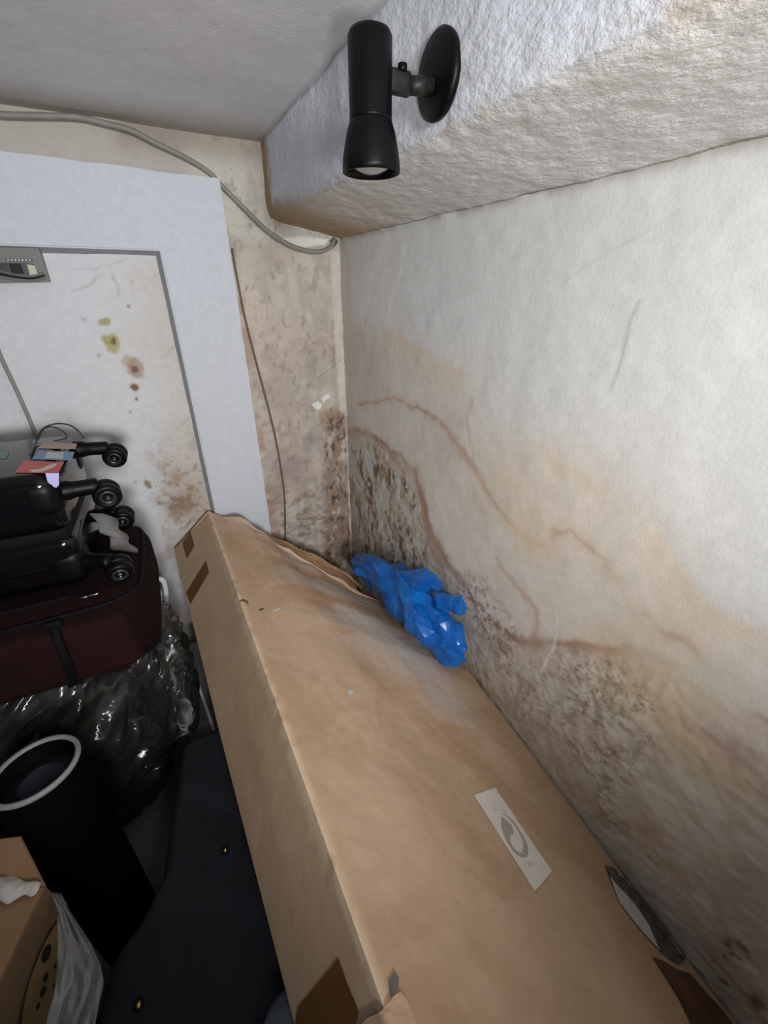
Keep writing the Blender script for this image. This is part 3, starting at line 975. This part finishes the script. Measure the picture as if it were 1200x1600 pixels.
def creased_sack(path, radii, seg, rows, seed, jit, xmax, squash=0.8):
    """polythene crushed into flat facets with sharp creases"""
    rnd = random.Random(seed)
    pts = smooth_path(path, 12)
    m = len(pts)
    v = []
    for j in range(rows):
        k = j / (rows - 1) * (m - 1)
        i0 = min(int(k), m - 2)
        c = pts[i0].lerp(pts[i0 + 1], k - i0)
        kr = j / (rows - 1) * (len(radii) - 1)
        a = min(int(kr), len(radii) - 2)
        r_ = lerp(radii[a], radii[a + 1], kr - a)
        d = (pts[min(i0 + 2, m - 1)] - pts[max(i0 - 1, 0)]).normalized()
        u, w, _ = frame_of(d)
        for q in range(seg):
            t = 2 * math.pi * (q + .5 * (j % 2)) / seg
            rr = r_ * (1 + rnd.uniform(-jit, jit) + (0.16 if (q + j // 3) % 3 == 0 else -0.10))
            o_ = u * math.cos(t) * rr + w * math.sin(t) * rr + d * rnd.uniform(-1, 1) * r_ * .12
            p = c + Vector((o_.x * squash, o_.y, o_.z))
            p.x = min(p.x, xmax)
            v.append(p)
    f = []
    for j in range(rows - 1):
        for q in range(seg):
            a, b = j * seg + q, j * seg + (q + 1) % seg
            if j % 2:
                f += [(a, b, b + seg), (a, b + seg, a + seg)]
            else:
                f += [(a, b, a + seg), (b, b + seg, a + seg)]
    f.append(tuple(range(seg))[::-1])
    f.append(tuple((rows - 1) * seg + q for q in range(seg)))
    # soften each facet a little: one smooth subdivision with small wrinkles
    bm = bmesh.new()
    bv = [bm.verts.new(p) for p in v]
    for q in f:
        try:
            bm.faces.new([bv[i] for i in q])
        except ValueError:
            pass
    bmesh.ops.triangulate(bm, faces=list(bm.faces))
    bmesh.ops.subdivide_edges(bm, edges=list(bm.edges), cuts=2, use_grid_fill=True, smooth=0.06)
    bm.normal_update()
    for q in bm.verts:
        q.co += q.normal * (0.0035 * noise.noise(q.co * 60) + 0.004 * (0.3 - abs(noise.noise(q.co * 34))))
        q.co.x = min(q.co.x, xmax)
    bmesh.ops.triangulate(bm, faces=list(bm.faces))
    bm.verts.index_update()
    v = [q.co.copy() for q in bm.verts]
    f = [tuple(x.index for x in q.verts) for q in bm.faces]
    bm.free()
    return v, f


bag = thing('plastic_bag', 'crumpled shiny blue plastic bag wedged between cardboard box and right wall', 'bag', (0.60, 0.95, -1.0))
bpath = [at_x(562, 880, 0.585), at_x(585, 893, 0.585), at_x(620, 918, 0.585), at_x(655, 950, 0.585), at_x(682, 982, 0.590), at_x(706, 1018, 0.60), at_x(716, 1034, 0.61)]
v, f = creased_sack(bpath, [0.036, 0.060, 0.066, 0.070, 0.068, 0.060, 0.046, 0.022], 13, 17, 5, 0.22, 0.668, 0.9)
mk('body', v, f, M_blue, bag, smooth=False)
hp = [at_x(676, 972, 0.60), at_x(688, 945, 0.60), at_x(702, 944, 0.61), at_x(722, 949, 0.625)]
v, f = creased_sack(hp, [0.040, 0.034, 0.022, 0.027], 8, 6, 9, 0.22, 0.668)
mk('handle', v, f, M_blue, bag, smooth=False)
hp = [at_x(625, 918, 0.585), at_x(650, 912, 0.59), at_x(670, 908, 0.60), at_x(686, 918, 0.61)]
v, f = creased_sack(hp, [0.044, 0.040, 0.028, 0.018], 8, 6, 12, 0.22, 0.668)
mk('handle', v, f, M_blue, bag, smooth=False)

# ------------------------------------------------------------------ spotlight on the beam
lx, ly = 0.333, 0.661
spot = thing('wall_spotlight', 'black cylindrical spotlight with round mounting plate fixed to the white beam', 'lamp', (XBEAM, ly, 0.255))
a = (0, 0, -1)
v, f = lathe([(0.0001, 0), (0.019, 0.0005), (0.025, 0.003), (0.0280, 0.008), (0.0280, 0.085), (0.0285, 0.0865), (0.0265, 0.088)], (lx, ly, 0.284), a, 48)
mk('lamp_tube', v, f, M_black, spot)
v, f = lathe([(0.0270, 0), (0.0285, 0.002), (0.0325, 0.012), (0.0360, 0.026), (0.0388, 0.040), (0.0398, 0.050), (0.0398, 0.0555), (0.0375, 0.0565), (0.0365, 0.050), (0.033, 0.036), (0.028, 0.02), (0.014, 0.008), (0.0001, 0.006)], (lx, ly, 0.197), a, 48)
mk('lamp_shade', v, f, M_black, spot)
v, f = lathe([(0.014, 0.0), (0.016, 0.012), (0.022, 0.022), (0.0285, 0.031), (0.0285, 0.037), (0.023, 0.043), (0.012, 0.0475), (0.0001, 0.049)], (lx, ly, 0.1895), a, 40)
mk('bulb', v, f, M_glass, spot, label='dusty grey glass bulb')
v, f = lathe([(0.0001, 0), (0.040, 0), (0.0455, 0.003), (0.047, 0.007), (0.047, 0.012), (0.042, 0.016), (0.020, 0.019), (0.0001, 0.0195)], (XBEAM + 0.004, ly - .002, 0.255), (-1, 0, 0), 56)
mk('mounting_plate', v, f, M_black, spot)
m = MB()
m.add(*tube([Vector((XBEAM - .012, ly, .246)), Vector((XBEAM - .032, ly, .242)), Vector((XBEAM - .050, ly, .240))], [0.012, .0105, .0100], 18))
m.add(*rbox((XBEAM - .066, ly, .2405), (0.036, .012, .026), .004, 3))
m.build('stem', M_blackb, spot)
m = MB()
m.add(*lathe([(0.0001, 0), (0.006, 0), (.0065, .003), (.006, .008), (0.0001, .0085)], (XBEAM - .062, ly - .004, .250), (0, 0, 1), 14))
m.build('thumb_screw', M_black, spot)
v, f = lathe([(0.0001, 0), (.003, 0), (.0028, .002), (0.0001, .0026)], (XBEAM - .012, ly - .022, .262), (-1, 0, 0), 12)
mk('plate_screw', v, f, M_steel, spot, label='small bright screw')

# ------------------------------------------------------------------ cables
pp = [Vector((-1.44, 1.575, at_y(0, 179, 1.575).z + .01)), *[at_y(0, 179, 1.575) + Vector((-d_, 0, d_ * .02)) for d_ in (.64, .32, .16, .08, .04)], at_y(0, 179, 1.575), at_y(60, 181, 1.575), at_y(120, 183, 1.575), at_y(165, 193, 1.575), at_y(205, 204, 1.575), at_y(240, 222, 1.578), at_y(285, 244, 1.586), at_y(325, 268, 1.592), at_y(346, 290, 1.592), at_y(380, 324, 1.586),
      at_y(410, 354, 1.575), at_y(440, 376, 1.57), at_y(472, 390, 1.572), at_y(500, 393, 1.58), at_y(516, 386, 1.588), at_y(522, 376, 1.60)]
v, f = tube(smooth_path(pp, 8), 0.0068, 12)
tag(mk('cable', v, f, M_cable, base=pp[0]), 'thick grey cable sagging along the top of the back wall to the corner', 'cable')
pp = [at_y(363, 388, 1.586), at_y(370, 430, 1.586), at_y(382, 492, 1.586), at_y(398, 556, 1.585), at_y(415, 620, 1.584), at_y(428, 672, 1.584), at_y(438, 724, 1.584), at_y(445, 780, 1.584), at_y(446, 850, 1.584)]
v, f = tube(smooth_path(pp, 8), 0.0032, 8)
tag(mk('cable', v, f, M_cable2, base=pp[0]), 'thin brown cable hanging down the plaster right of the white upright board', 'cable')
pp = [Vector((-.357, 1.594, 0.02)), at_y(0, 555, 1.594), at_y(28, 615, 1.594), at_y(56, 680, 1.594), Vector((-.35, 1.594, -.5))]
v, f = tube(smooth_path(pp, 6), 0.0050, 8)
tag(mk('cable', v, f, M_cable, base=pp[0]), 'straight grey cable running down the wall behind the black suitcase', 'cable')
pp = [at_y(474, 374, 1.59), at_y(500, 388, 1.585), at_y(522, 402, 1.583), at_y(534, 398, 1.583), at_y(542, 388, 1.588)]
# wire loop resting on the suitcase
# ------------------------------------------------------------------ fuse box
fz = thing('fuse_box', 'grey fuse box with dark window set in the panel at the left edge', 'fuse box', at_y(30, 415, 1.59))
YFB = 1.565
cov = [at_y(-70, 384, YFB), at_y(60, 388, YFB), at_y(64, 398, YFB), at_y(77, 440, YFB), at_y(-70, 443, YFB)]
v, f = slab([Vector((p.x, YFB, p.z)) for p in cov], 0.032, Vector((0, -1, 0)))
f = [q[::-1] for q in f]
mk('cover', v, f, M_fuse, fz, smooth=False)


def plate(pxs, y, th=0.004):
    return slab([at_y(a, b, y) for a, b in pxs], th, Vector((0, -1, 0)))


win = mk('window', *plate([(-60, 411), (36, 410), (52, 412), (64, 432), (40, 436), (10, 432), (-60, 420)], YFB - .0035, .006), M_fusein, fz, False)
mk('breaker', *plate([(42, 413), (54, 415), (59, 428), (47, 430)], YFB - .009, .008), M_cream, fz, False, 'cream breaker switch')
mk('breaker', *plate([(14, 412), (32, 412), (38, 428), (18, 427)], YFB - .007, .005), M_black, fz, False, 'black breaker switch')
for k in range(3):
    pp = smooth_path([at_y(-20, 418 + k * 6, YFB - .006), at_y(20, 428 + k * 4.5, YFB - .007), at_y(50, 431 + k * 4, YFB - .007), at_y(68 + k * 2, 426 + k * 4, YFB - .006)], 6)
    mk('ridge', *tube(pp, 0.0022, 6), M_black if k % 2 else M_fuse, fz)
mk('name_strip', *plate([(9, 403.5), (51, 405), (52, 409), (9, 407.5)], YFB - .002, .003), M_fusein, fz, False, 'dark strip with worn lettering')
for k in range(7):
    x = 11 + k * 5.6
    mk('worn_letter', *plate([(x, 404.6 + k * .15), (x + 3.2, 404.7 + k * .15), (x + 3.4, 407 + k * .15), (x + .2, 406.9 + k * .15)], YFB - .0032, .001), M_pale, fz, False)

# ------------------------------------------------------------------ black hard suitcase
YS = 0.93
cs = thing('hard_suitcase', 'black hard-shell suitcase with stickers lying flat on top of the burgundy suitcase', 'suitcase', (-0.45, 1.06, -0.545))
rotm = Matrix.Rotation(R(-3.0), 3, 'Z') @ Matrix.Rotation(R(0.5), 3, 'Y')
cc = Vector((-0.475, 1.065, 0))


def local(p):
    return rotm @ Vector(p)


v, f = rbox(cc + Vector((0, 0, -0.358)), (0.56, 0.285, 0.122), 0.026, 8, rotm)
mk('upper_shell', v, f, M_shell, cs)
v, f = rbox(cc + Vector((0, 0, -0.482)), (0.56, 0.285, 0.118), 0.026, 8, rotm)
mk('lower_shell', v, f, M_shell, cs)
v, f = rbox(cc + Vector((0, 0, -0.420)), (0.552, 0.279, 0.030), 0.012, 3, rotm)
zb = mk('zip_band', v, f, M_zip, cs)

def caster(hub, axis, fork_to):
    hub, axis = Vector(hub), Vector(axis).normalized()
    m = MB()
    m.add(*tube(smooth_path([Vector(fork_to), Vector(fork_to).lerp(hub, .5) + Vector((0, 0, .010)), hub + Vector((-.008, 0, .020))], 6), [.019] * 6 + [.016] * 6 + [.012], 12))
    fork = m.build('caster', M_rubber, cs)
    r = 0.026
    for sgn in (-1, 1):
        o = hub + axis * (0.010 * sgn)
        v, f = lathe([(0.0001, -.009), (r * .62, -.009), (r * .70, -.011), (r * .94, -.0085), (r, -.004), (r, .004), (r * .94, .0085), (r * .70, .011), (r * .62, .009), (0.0001, .009)], o, axis, 32)
        mk('wheel', v, f, M_rubber, fork)
    o = hub - axis * 0.0185
    v, f = lathe([(r * .60, 0.003), (r * .58, -.0025), (r * .40, -.003), (r * .36, 0.0), (r * .18, -.0005), (r * .15, -.004), (0.0001, -.0045)], o, axis, 28)
    h_ = mk('hub', v, f, M_hub, fork)
    v, f = lathe([(0.0001, -.0010), (.0026, -.001), (.0022, -.0035), (0.0001, -.004)], o - axis * .0035, axis, 12)
    mk('axle_pin', v, f, M_steel, fork, label='bright axle pin')


caster(at_y(167, 771, 0.955), (-.10, 1, 0.10), cc + local((.25, -.105, 0)) + Vector((0, 0, -.345)))
caster(at_y(180, 711, 1.175), (.12, 1, .16), cc + local((.25, .105, 0)) + Vector((0, 0, -.325)))
caster(at_y(186, 888, 0.895), (-.06, 1, .3), cc + local((.25, -.105, 0)) + Vector((0, 0, -.500)))
caster(at_y(192, 808, 1.145), (.10, 1, .2), cc + local((.25, .105, 0)) + Vector((0, 0, -.500)))
for sy, z in ((-1, -.345), (1, -.345), (-1, -.495), (1, -.495)):
    v, f = rbox(cc + local((.252, sy * .108, 0)) + Vector((0, 0, z)), (.064, .074, .080), .026, 6, rotm)
    mk('corner_guard', v, f, M_rubber, cs)
for px, py in ((28, 787), (55, 893)):
    p = at_y(px, py, 0.915)
    v, f = rbox(p + Vector((-.01, .012, 0)), (.075, .03, .022), .0105, 5, rotm)
    mk('side_foot', v, f, M_shell, cs)
ztop = -0.2985


def sticker(name, poly, mat, z, parent=cs, label=None):
    v = [at_z(a, b, z) for a, b in poly]
    nn = (v[1] - v[0]).cross(v[2] - v[0])
    if nn.z < 0:
        v = v[::-1]
    return mk(name, *slab(v, 0.0006, Vector((0, 0, 1))), mat, parent, False, label)


sticker('sticker', [(36, 720), (100, 722), (90, 739), (24, 738)], M_red, ztop + .0010, label='red sticker with a white swoosh')
st = [(44, 734), (60, 733), (76, 727), (84, 724), (90, 725), (82, 730), (66, 736), (50, 737)]
sticker('swoosh', st, M_pale, ztop + .0020)
sticker('sticker', [(60, 704), (116, 706), (112, 719), (50, 717)], M_lblue, ztop + .0010, label='blue and white sticker')
sticker('sticker_panel', [(74, 706), (100, 707), (98, 716), (70, 715)], M_pale, ztop + .0020)
sticker('sticker', [(65, 691), (120, 693), (118, 701), (60, 700)], M_beige, ztop + .0010, label='beige sticker')
sticker('sticker', [(0, 706), (14, 706), (10, 716), (-8, 716)], M_green, ztop + .0010, label='green sticker')
pc = [at_y(71, 739, .922), at_y(92, 739, .922), at_y(92, 758, .919), at_y(88, 762, .918), at_y(80, 760, .918), at_y(74, 752, .919)]
mk('sticker', *slab(pc, .0008, Vector((0, -1, .2)).normalized()), M_lilac, cs, False, 'lilac label folded over the front edge')
# grey cloth strap caught between the wheels
sp = [at_y(160, 806, 1.03), at_y(172, 826, 1.01), at_y(186, 845, 1.0), at_y(198, 862, 0.995)]
v, f = [], []
for i, p in enumerate(smooth_path(sp, 6)):
    w_ = 0.020 + .004 * math.sin(i * .9)
    v += [p + Vector((-w_, 0.01 * math.sin(i * .7), .012)), p + Vector((0, .008 * math.cos(i), 0.002)), p + Vector((w_, 0.004, -.012))]
f = grid_faces(3, len(v) // 3)
o = mk('cloth_strap', v, f, M_greycl, cs, label='grey cloth strap')
o.modifiers.new('thick', 'SOLIDIFY').thickness = .002

# loops of thin wire on the suitcase
wr = [at_y(48, 712, 1.02), at_y(56, 690, 1.10), at_y(60, 680, 1.15), at_y(70, 668, 1.17), at_y(88, 662, 1.18), at_y(108, 664, 1.19), at_y(122, 673, 1.19), at_y(133, 684, 1.19)]
wr = [at_z(47, 712, ztop + .003), at_z(56, 693, ztop + .003)] + wr[2:7] + [at_z(130, 684, ztop + .003)]
v, f = tube(smooth_path(wr, 8), 0.0016, 6)
wb = MB().add(v, f)
wr = [at_z(60, 687, ztop + .003), at_y(68, 671, 1.16), at_y(82, 667, 1.16), at_y(98, 674, 1.15), at_z(104, 684, ztop + .003), at_z(84, 689, ztop + .003)]
wb.add(*tube(smooth_path(wr, 8), 0.0013, 6))
tag(wb.build('wire', M_wire, base=(-.3, 1.1, ztop)), 'looped thin black wire lying on top of the black suitcase', 'wire')

# ------------------------------------------------------------------ burgundy soft suitcase
bs = thing('soft_suitcase', 'burgundy soft fabric suitcase lying under the black hard-shell suitcase', 'suitcase', (-0.47, 1.05, -0.75))
rb = Matrix.Rotation(R(-2.0), 3, 'Z')
bc = Vector((-0.47, 1.045, -0.648))


def pillow(c, size, bev, seg, rot, amp, seed):
    v, f = rbox(c, size, bev, seg, rot)
    return v, f


v, f = rbox(bc, (0.735, 0.37, 0.190), 0.060, 8, rb)
mk('body', v, f, M_burgd, bs)
v, f = rbox(bc + rb @ Vector((-0.02, -0.176, -0.012)), (0.69, 0.055, 0.145), 0.0265, 8, rb)
mk('front_pocket', v, f, M_burg, bs)
for z in (0.078, -0.085):
    q = []
    for k in range(64):
        t = 2 * math.pi * k / 64
        ex = 0.5
        sx = math.copysign(abs(math.cos(t)) ** .28, math.cos(t)) * 0.358
        sy = math.copysign(abs(math.sin(t)) ** .28, math.sin(t)) * 0.178
        q.append(bc + rb @ Vector((sx, sy, z)))
    q.append(q[0])
    mk('piping', *tube(q, .0045, 8, False), M_strap, bs)
pz = at_y(100, 934, 0.90)
m = MB()
m.add(*rbox(bc + rb @ Vector((-0.03, -0.135, .0935)), (0.52, .012, .005), .002, 2, rb))
m.build('zipper', M_strap, bs)
m = MB()
p = at_z(131, 933, bc.z + .100)
p2 = at_z(145, 929, bc.z + .100)
m.add(*rbox(p, (.012, .006, .004), .0018, 2, rb))
m.add(*rbox(p2, (.020, .005, .003), .0014, 2, rb))
m.build('zipper_pull', M_steel, bs, label='bright metal zip pull')
hp = smooth_path([at_y(84, 982, .842), at_y(90, 1000, .822), at_y(100, 1025, .818), at_y(110, 1050, .826), at_y(116, 1064, .842)], 6)
v, f = tube(hp, .008, 10)
mk('handle', v, f, M_strap, bs)
v, f = rbox(hp[0] + Vector((0, .004, .004)), (.03, .012, .02), .004, 2)
mk('handle_mount', v, f, M_strap, bs)
v, f = rbox(hp[-1] + Vector((0, .004, -.004)), (.03, .012, .02), .004, 2)
mk('handle_mount', v, f, M_strap, bs)

# white bent plastic hook behind the case
pp = [at_y(243, 912, 1.22), at_y(247, 905, 1.22), at_y(255, 908, 1.22), at_y(259, 922, 1.22), at_y(260, 945, 1.22), at_y(263, 970, 1.22), at_y(266, 990, 1.22), at_y(268, 1040, 1.22), Vector((-.172, 1.25, ZF + .01))]
m = MB()
m.add(*tube(smooth_path(pp, 6), 0.0075, 10))
pp = [p + Vector((-.018, .004, -.02)) for p in pp[:-1]] + [Vector((-.19, 1.25, ZF + .01))]
m.add(*tube(smooth_path(pp, 6), 0.005, 8))
tag(m.build('plastic_rod', M_white, base=pp[-1]), 'white bent plastic rod standing behind the right end of the burgundy suitcase', 'rod')

# ------------------------------------------------------------------ plastic-wrapped bundle under the suitcases
bu = thing('wrapped_bundle', 'dark bundle wrapped in wrinkled clear plastic under the burgundy suitcase', 'bundle', (-0.33, 1.02, ZF))
NU2, NV2 = 200, 150


def blob(cx, cy, cz, rx, ry, rz, wr, seed, zmin, zmax, push=0.0):
    v = []
    for j in range(NV2):
        th = math.pi * j / (NV2 - 1)
        for i in range(NU2):
            ph = 2 * math.pi * i / NU2
            dx, dy, dz = math.sin(th) * math.cos(ph), math.sin(th) * math.sin(ph), math.cos(th)
            p4 = (abs(dx) ** 3.2 + abs(dy) ** 3.2 + abs(dz) ** 3.2) ** (-1 / 3.2)
            q = Vector((cx + rx * dx * p4, cy + ry * dy * p4, cz + rz * dz * p4))
            al, ac = q.x * .62 + q.z * .78, q.x * .78 - q.z * .62 + 0.05 * noise.noise(q * 5)
            g = Vector((ac * 20, al * 3.2, q.y * 9)) + Vector((seed,) * 3)
            w = (1 - abs(noise.noise(g)) * 2.2) + 0.55 * (1 - abs(noise.noise(g * 2.7)) * 2.2)
            q += Vector((dx, dy, dz * .5)) * (wr * (w - .6) + push + 0.035 * noise.noise(q * 3.5))
            q.z = min(max(q.z, zmin), zmax)
            v.append(q)
    f = []
    for j in range(NV2 - 1):
        for i in range(NU2):
            a_, b_ = j * NU2 + i, j * NU2 + (i + 1) % NU2
            f.append((a_, a_ + NU2, b_ + NU2, b_))
    return v, f


v, f = blob(-0.45, 1.05, -1.055, 0.24, 0.17, 0.31, 0.014, 2.0, ZF + .004, -.752)
mk('contents', v, f, M_bundle, bu)
v, f = blob(-0.46, 1.05, -1.055, 0.265, 0.195, 0.315, 0.024, 5.0, ZF + .002, -.747, 0.012)
mk('plastic_wrap', v, f, M_film, bu)
# loose end of the wrapping beside the case
v, f = blob(-0.155, 1.02, -0.93, 0.050, 0.13, 0.165, 0.026, 9.0, -1.105, -.76, 0.0)
mk('loose_plastic', v, f, M_film, bu)

# ------------------------------------------------------------------ black tube
tb = thing('tube', 'black tube with pale grey rim leaning in front of the wrapped bundle', 'tube', (-0.2, 0.40, -1.25))
c0 = ray(54, 1201) * 0.00113
c1 = ray(222, 1485) * 0.00150
ax = (c1 - c0).normalized()
rT = 0.067
ln = (c1 - c0).length * 0.90
v, f = lathe([(rT - .008, .16), (rT - .008, 0.003), (rT - .001, 0.003), (rT, .006), (rT, ln), (rT - .006, ln), (rT - .006, .17), (.0001, .17)], c0, ax, 64)
mk('barrel', v, f, M_tube, tb)
v, f = lathe([(rT - .006, .010), (rT - .0065, .000), (rT - .005, -.002), (rT, -.003), (rT + .002, .0), (rT + .002, .004), (rT, .007)], c0, ax, 64)
mk('rim', v, f, M_rim, tb, label='pale grey rim')
v, f = lathe([(0.0001, .030), (.030, .030), (.032, .027), (.034, .030), (rT - .009, .034), (rT - .0085, .060)], c0, ax, 48)
mk('end_cap', v, f, M_tubein, tb, label='dark recessed end cap')

# ------------------------------------------------------------------ black felt case under the box
fc = thing('felt_case', 'flat black felt case with brass studs, lying beside the long cardboard box', 'case', (-0.10, 0.5, ZF))
NA, NB = 60, 80
edge_l = [(1.0, (282, 1168)), (0.8, (268, 1250)), (0.62, (252, 1370)), (0.58, (240, 1392)), (0.5, (222, 1432)), (0.40, (188, 1475)), (0.34, (167, 1508)), (0.28, (162, 1530)), (0.0, (130, 1640))]
edge_l = sorted(edge_l)
v = []
for j in range(NB):
    t = j / (NB - 1)
    for k in range(len(edge_l) - 1):
        if edge_l[k][0] <= t <= edge_l[k + 1][0]:
            q = (t - edge_l[k][0]) / (edge_l[k + 1][0] - edge_l[k][0])
            a = lerp(edge_l[k][1][0], edge_l[k + 1][1][0], q)
            b = lerp(edge_l[k][1][1], edge_l[k + 1][1][1], q)
    zt = -0.985 + .012 * (1 - t)
    lft = at_z(a, b, zt)
    rgt = Vector((0.10, lerp(0.20, 0.805, t), -0.975))
    for i in range(NA):
        s_ = i / (NA - 1)
        p = lft.lerp(rgt, s_)
        e = min(1, s_ * 12)
        p.z += -0.02 * (1 - e) ** 2 + 0.010 * noise.noise(Vector((p.x * 7, p.y * 5, 1))) + 0.004 * noise.noise(Vector((p.x * 22, p.y * 20, 3)))
        dg = p.x * .72 + p.y * .69
        p.z -= 0.006 * math.exp(-((dg - 0.36) / .018) ** 2)
        v.append(p)
f = grid_faces(NA, NB)
top_n = len(v)
ring = [i for i in range(NA)] + [j * NA + NA - 1 for j in range(1, NB)] + [(NB - 1) * NA + i for i in range(NA - 2, -1, -1)] + [j * NA for j in range(NB - 2, 0, -1)]
for q in ring:
    p = v[q].copy()
    p.z -= 0.055
    v.append(p)
nr = len(ring)
for k in range(nr):
    a, b = ring[k], ring[(k + 1) % nr]
    f.append((b, a, top_n + k, top_n + (k + 1) % nr))
f.append(tuple(top_n + k for k in range(nr)))
mk('body', v, f, M_navy, fc)
bv2 = BVHTree.FromPolygons([tuple(p) for p in v], f[:(NA - 1) * (NB - 1)])


def stud(px, py, r, mat, label=None):
    d_ = ray(px, py).normalized()
    p, nrm, _, _ = bv2.ray_cast(Vector((0, 0, 0)), d_)
    v, f = lathe([(r * 1.9, -.001), (r * 1.8, .002), (r * 1.2, .003), (r * 1.1, .002)], p, (0, 0, 1), 24)
    s0 = mk('stud', v, f, M_strap, fc)
    v, f = lathe([(r * 1.1, .001), (r, .004), (r * .6, .0055), (.0001, .006)], p, (0, 0, 1), 24)
    mk('stud_cap', v, f, mat, s0, label=label)


stud(352, 1329, .0045, M_brass, 'bright brass cap')
stud(217, 1571, .0045, M_brass, 'dull brass cap')
# stiff block inside that carries the tilted cardboard box
v, f = rbox((-0.03, 0.50, (ZF - 1.055) / 2), (0.20, 0.50, -1.055 - ZF - .006), .012, 3)
mk('base', v, f, M_navy, fc)

# slate cloth tucked under the near end of the box
v, f = crumpled_sack([at_z(438, 1640, -0.95), at_z(446, 1600, -0.95), at_z(452, 1574, -0.955), at_z(458, 1560, -.96)], [.030, .026, .020, .010], 20, 8, .006, 20, 2.2, (1, 1, .45))
tag(mk('cloth', v, f, M_slate, base=v[0]), 'folded slate blue cloth tucked under the near end of the cardboard box', 'cloth')

# grey-green crate on the floor behind
cr = thing('storage_crate', 'low grey-green plastic crate on the floor between wrapped bundle and cardboard box', 'crate', (-0.06, 1.05, ZF))
v, f = rbox((-0.030, 1.08, (-1.13 + ZF) / 2), (0.19, 0.44, -1.13 - ZF), .010, 3)
mk('body', v, f, M_crate, cr)
v, f = rbox((-0.030, 1.08, -1.122), (0.20, 0.45, .016), .006, 3)
mk('lid', v, f, M_crate, cr)
pp = [at_z(306, 1058, -1.105), at_z(322, 1105, -1.105), at_z(338, 1152, -1.105)]
mk('edge_strip', *tube(smooth_path(pp, 4), .005, 8), M_white, cr, label='pale edge strip')

# ------------------------------------------------------------------ carton at the bottom left
ct = thing('carton', 'brown carton with a round dark-spotted print on its side, beside the milky plastic bag', 'box', (-0.55, 0.45, ZF))
K = at_z(69, 1388, -0.87)
E = at_z(0, 1532, -0.87)
dv = (K - E).normalized()
lv = Vector((-dv.y, dv.x, 0))
if lv.x > 0:
    lv = -lv
ln, wd, ht = 0.36, 0.30, -0.87 - ZF - 0.002
n0 = K - dv * ln


def wallq(a, b, th=.004, h=ht):
    return slab([a, b, b - Vector((0, 0, h)), a - Vector((0, 0, h))], th)


m = MB()
m.add(*wallq(n0, K))
m.add(*wallq(K, K + lv * wd))
m.add(*wallq(K + lv * wd, n0 + lv * wd))
m.add(*wallq(n0 + lv * wd, n0))
m.add(*slab([p - Vector((0, 0, ht - .002)) for p in (n0, K, K + lv * wd, n0 + lv * wd)], .003))
m.build('body', M_carddark, ct, smooth=False)
m = MB()
eps = Vector((0, 0, .003))
m.add(*slab([n0 + eps, K + eps, K + lv * .16 + eps + Vector((0, 0, .006)), n0 + lv * .16 + eps + Vector((0, 0, .010))], .004))
m.build('flap', M_cardplain, ct, smooth=False)
ft = at_z(30, 1308, -0.81)
m = MB()
m.add(*slab([K + Vector((0, .002, .002)), Vector((ft.x, ft.y, ft.z)), ft + lv * .24, K + lv * wd + Vector((0, .002, .002))], .004))
m.build('flap', M_cardplain, ct, smooth=False)
# the round print on the side facing the room
sn = Vector((dv.y, -dv.x, 0))


def side(px, py, o_=.0065):
    r = ray(px, py)
    t = (K + sn * o_).dot(sn) / r.dot(sn)
    return r * t


cx_, rx_ = side(92, 1520), 0.105
disc = [cx_ + dv * (math.cos(2 * math.pi * k / 48) * .085) + Vector((0, 0, math.sin(2 * math.pi * k / 48) * .085)) for k in range(48)]
disc = [p - dv * max(0, (p - K).dot(dv) + .006) for p in disc]
pr = mk('round_print', *slab(disc, .0008, sn), M_ring, ct, False, 'round tan print with a dark outline')
mk('outline', *tube(disc + [disc[0]], .0016, 6, False), M_dark, pr)
for a, b, r in [(73, 1490, .0105), (72, 1527, .0055), (68, 1549, .0065), (88, 1508, .004), (60, 1572, .004), (86, 1540, .004)]:
    c = side(a, b, .0078)
    mk('spot', *slab([c + dv * (math.cos(2 * math.pi * k / 14) * r) + Vector((0, 0, math.sin(2 * math.pi * k / 14) * r * 1.2)) for k in range(14)], .0008, sn), M_dark, pr, False)
# tissue paper peeping out of it
v, f = crumpled_sack([at_z(-40, 1393, -.850), at_z(0, 1391, -.851), at_z(25, 1390, -.854), at_z(48, 1389, -.857), at_z(60, 1388, -.860)], [.016, .016, .014, .008, .003], 20, 8, .005, 30, 4.4, (1, 1, .45))
tag(mk('tissue_paper', v, f, M_tissue, base=v[0]), 'crumpled white tissue paper between the flaps of the carton', 'paper')

# milky plastic bag hanging beside the carton
v = []
lpx = [(78, 1394), (88, 1422), (92, 1470), (90, 1520), (84, 1560), (72, 1605), (60, 1660)]
rpx = [(94, 1398), (116, 1434), (142, 1474), (159, 1510), (163, 1536), (150, 1605), (140, 1660)]
NJ, NI = 60, 30
for j in range(NJ):
    k = j / (NJ - 1) * (len(lpx) - 1)
    i0 = min(int(k), len(lpx) - 2)
    q = k - i0
    a = at_z(lerp(lpx[i0][0], lpx[i0 + 1][0], q), lerp(lpx[i0][1], lpx[i0 + 1][1], q), -0.89 - .05 * j / NJ)
    b = at_z(lerp(rpx[i0][0], rpx[i0 + 1][0], q), lerp(rpx[i0][1], rpx[i0 + 1][1], q), -0.905 - .04 * j / NJ)
    for i in range(NI):
        s_ = i / (NI - 1)
        p = a.lerp(b, s_)
        p.z += 0.005 * math.sin(s_ * 6 + j * .05) * (j / NJ) + 0.008 * noise.noise(Vector((s_ * 6, j * .08, 2)))
        v.append(p)
o = mk('plastic_bag', v, grid_faces(NI, NJ), M_milky, base=(-.35, .5, -1.1))
o.modifiers.new('thick', 'SOLIDIFY').thickness = .0015
tag(o, 'milky white plastic bag hanging between the carton and the black tube', 'bag')
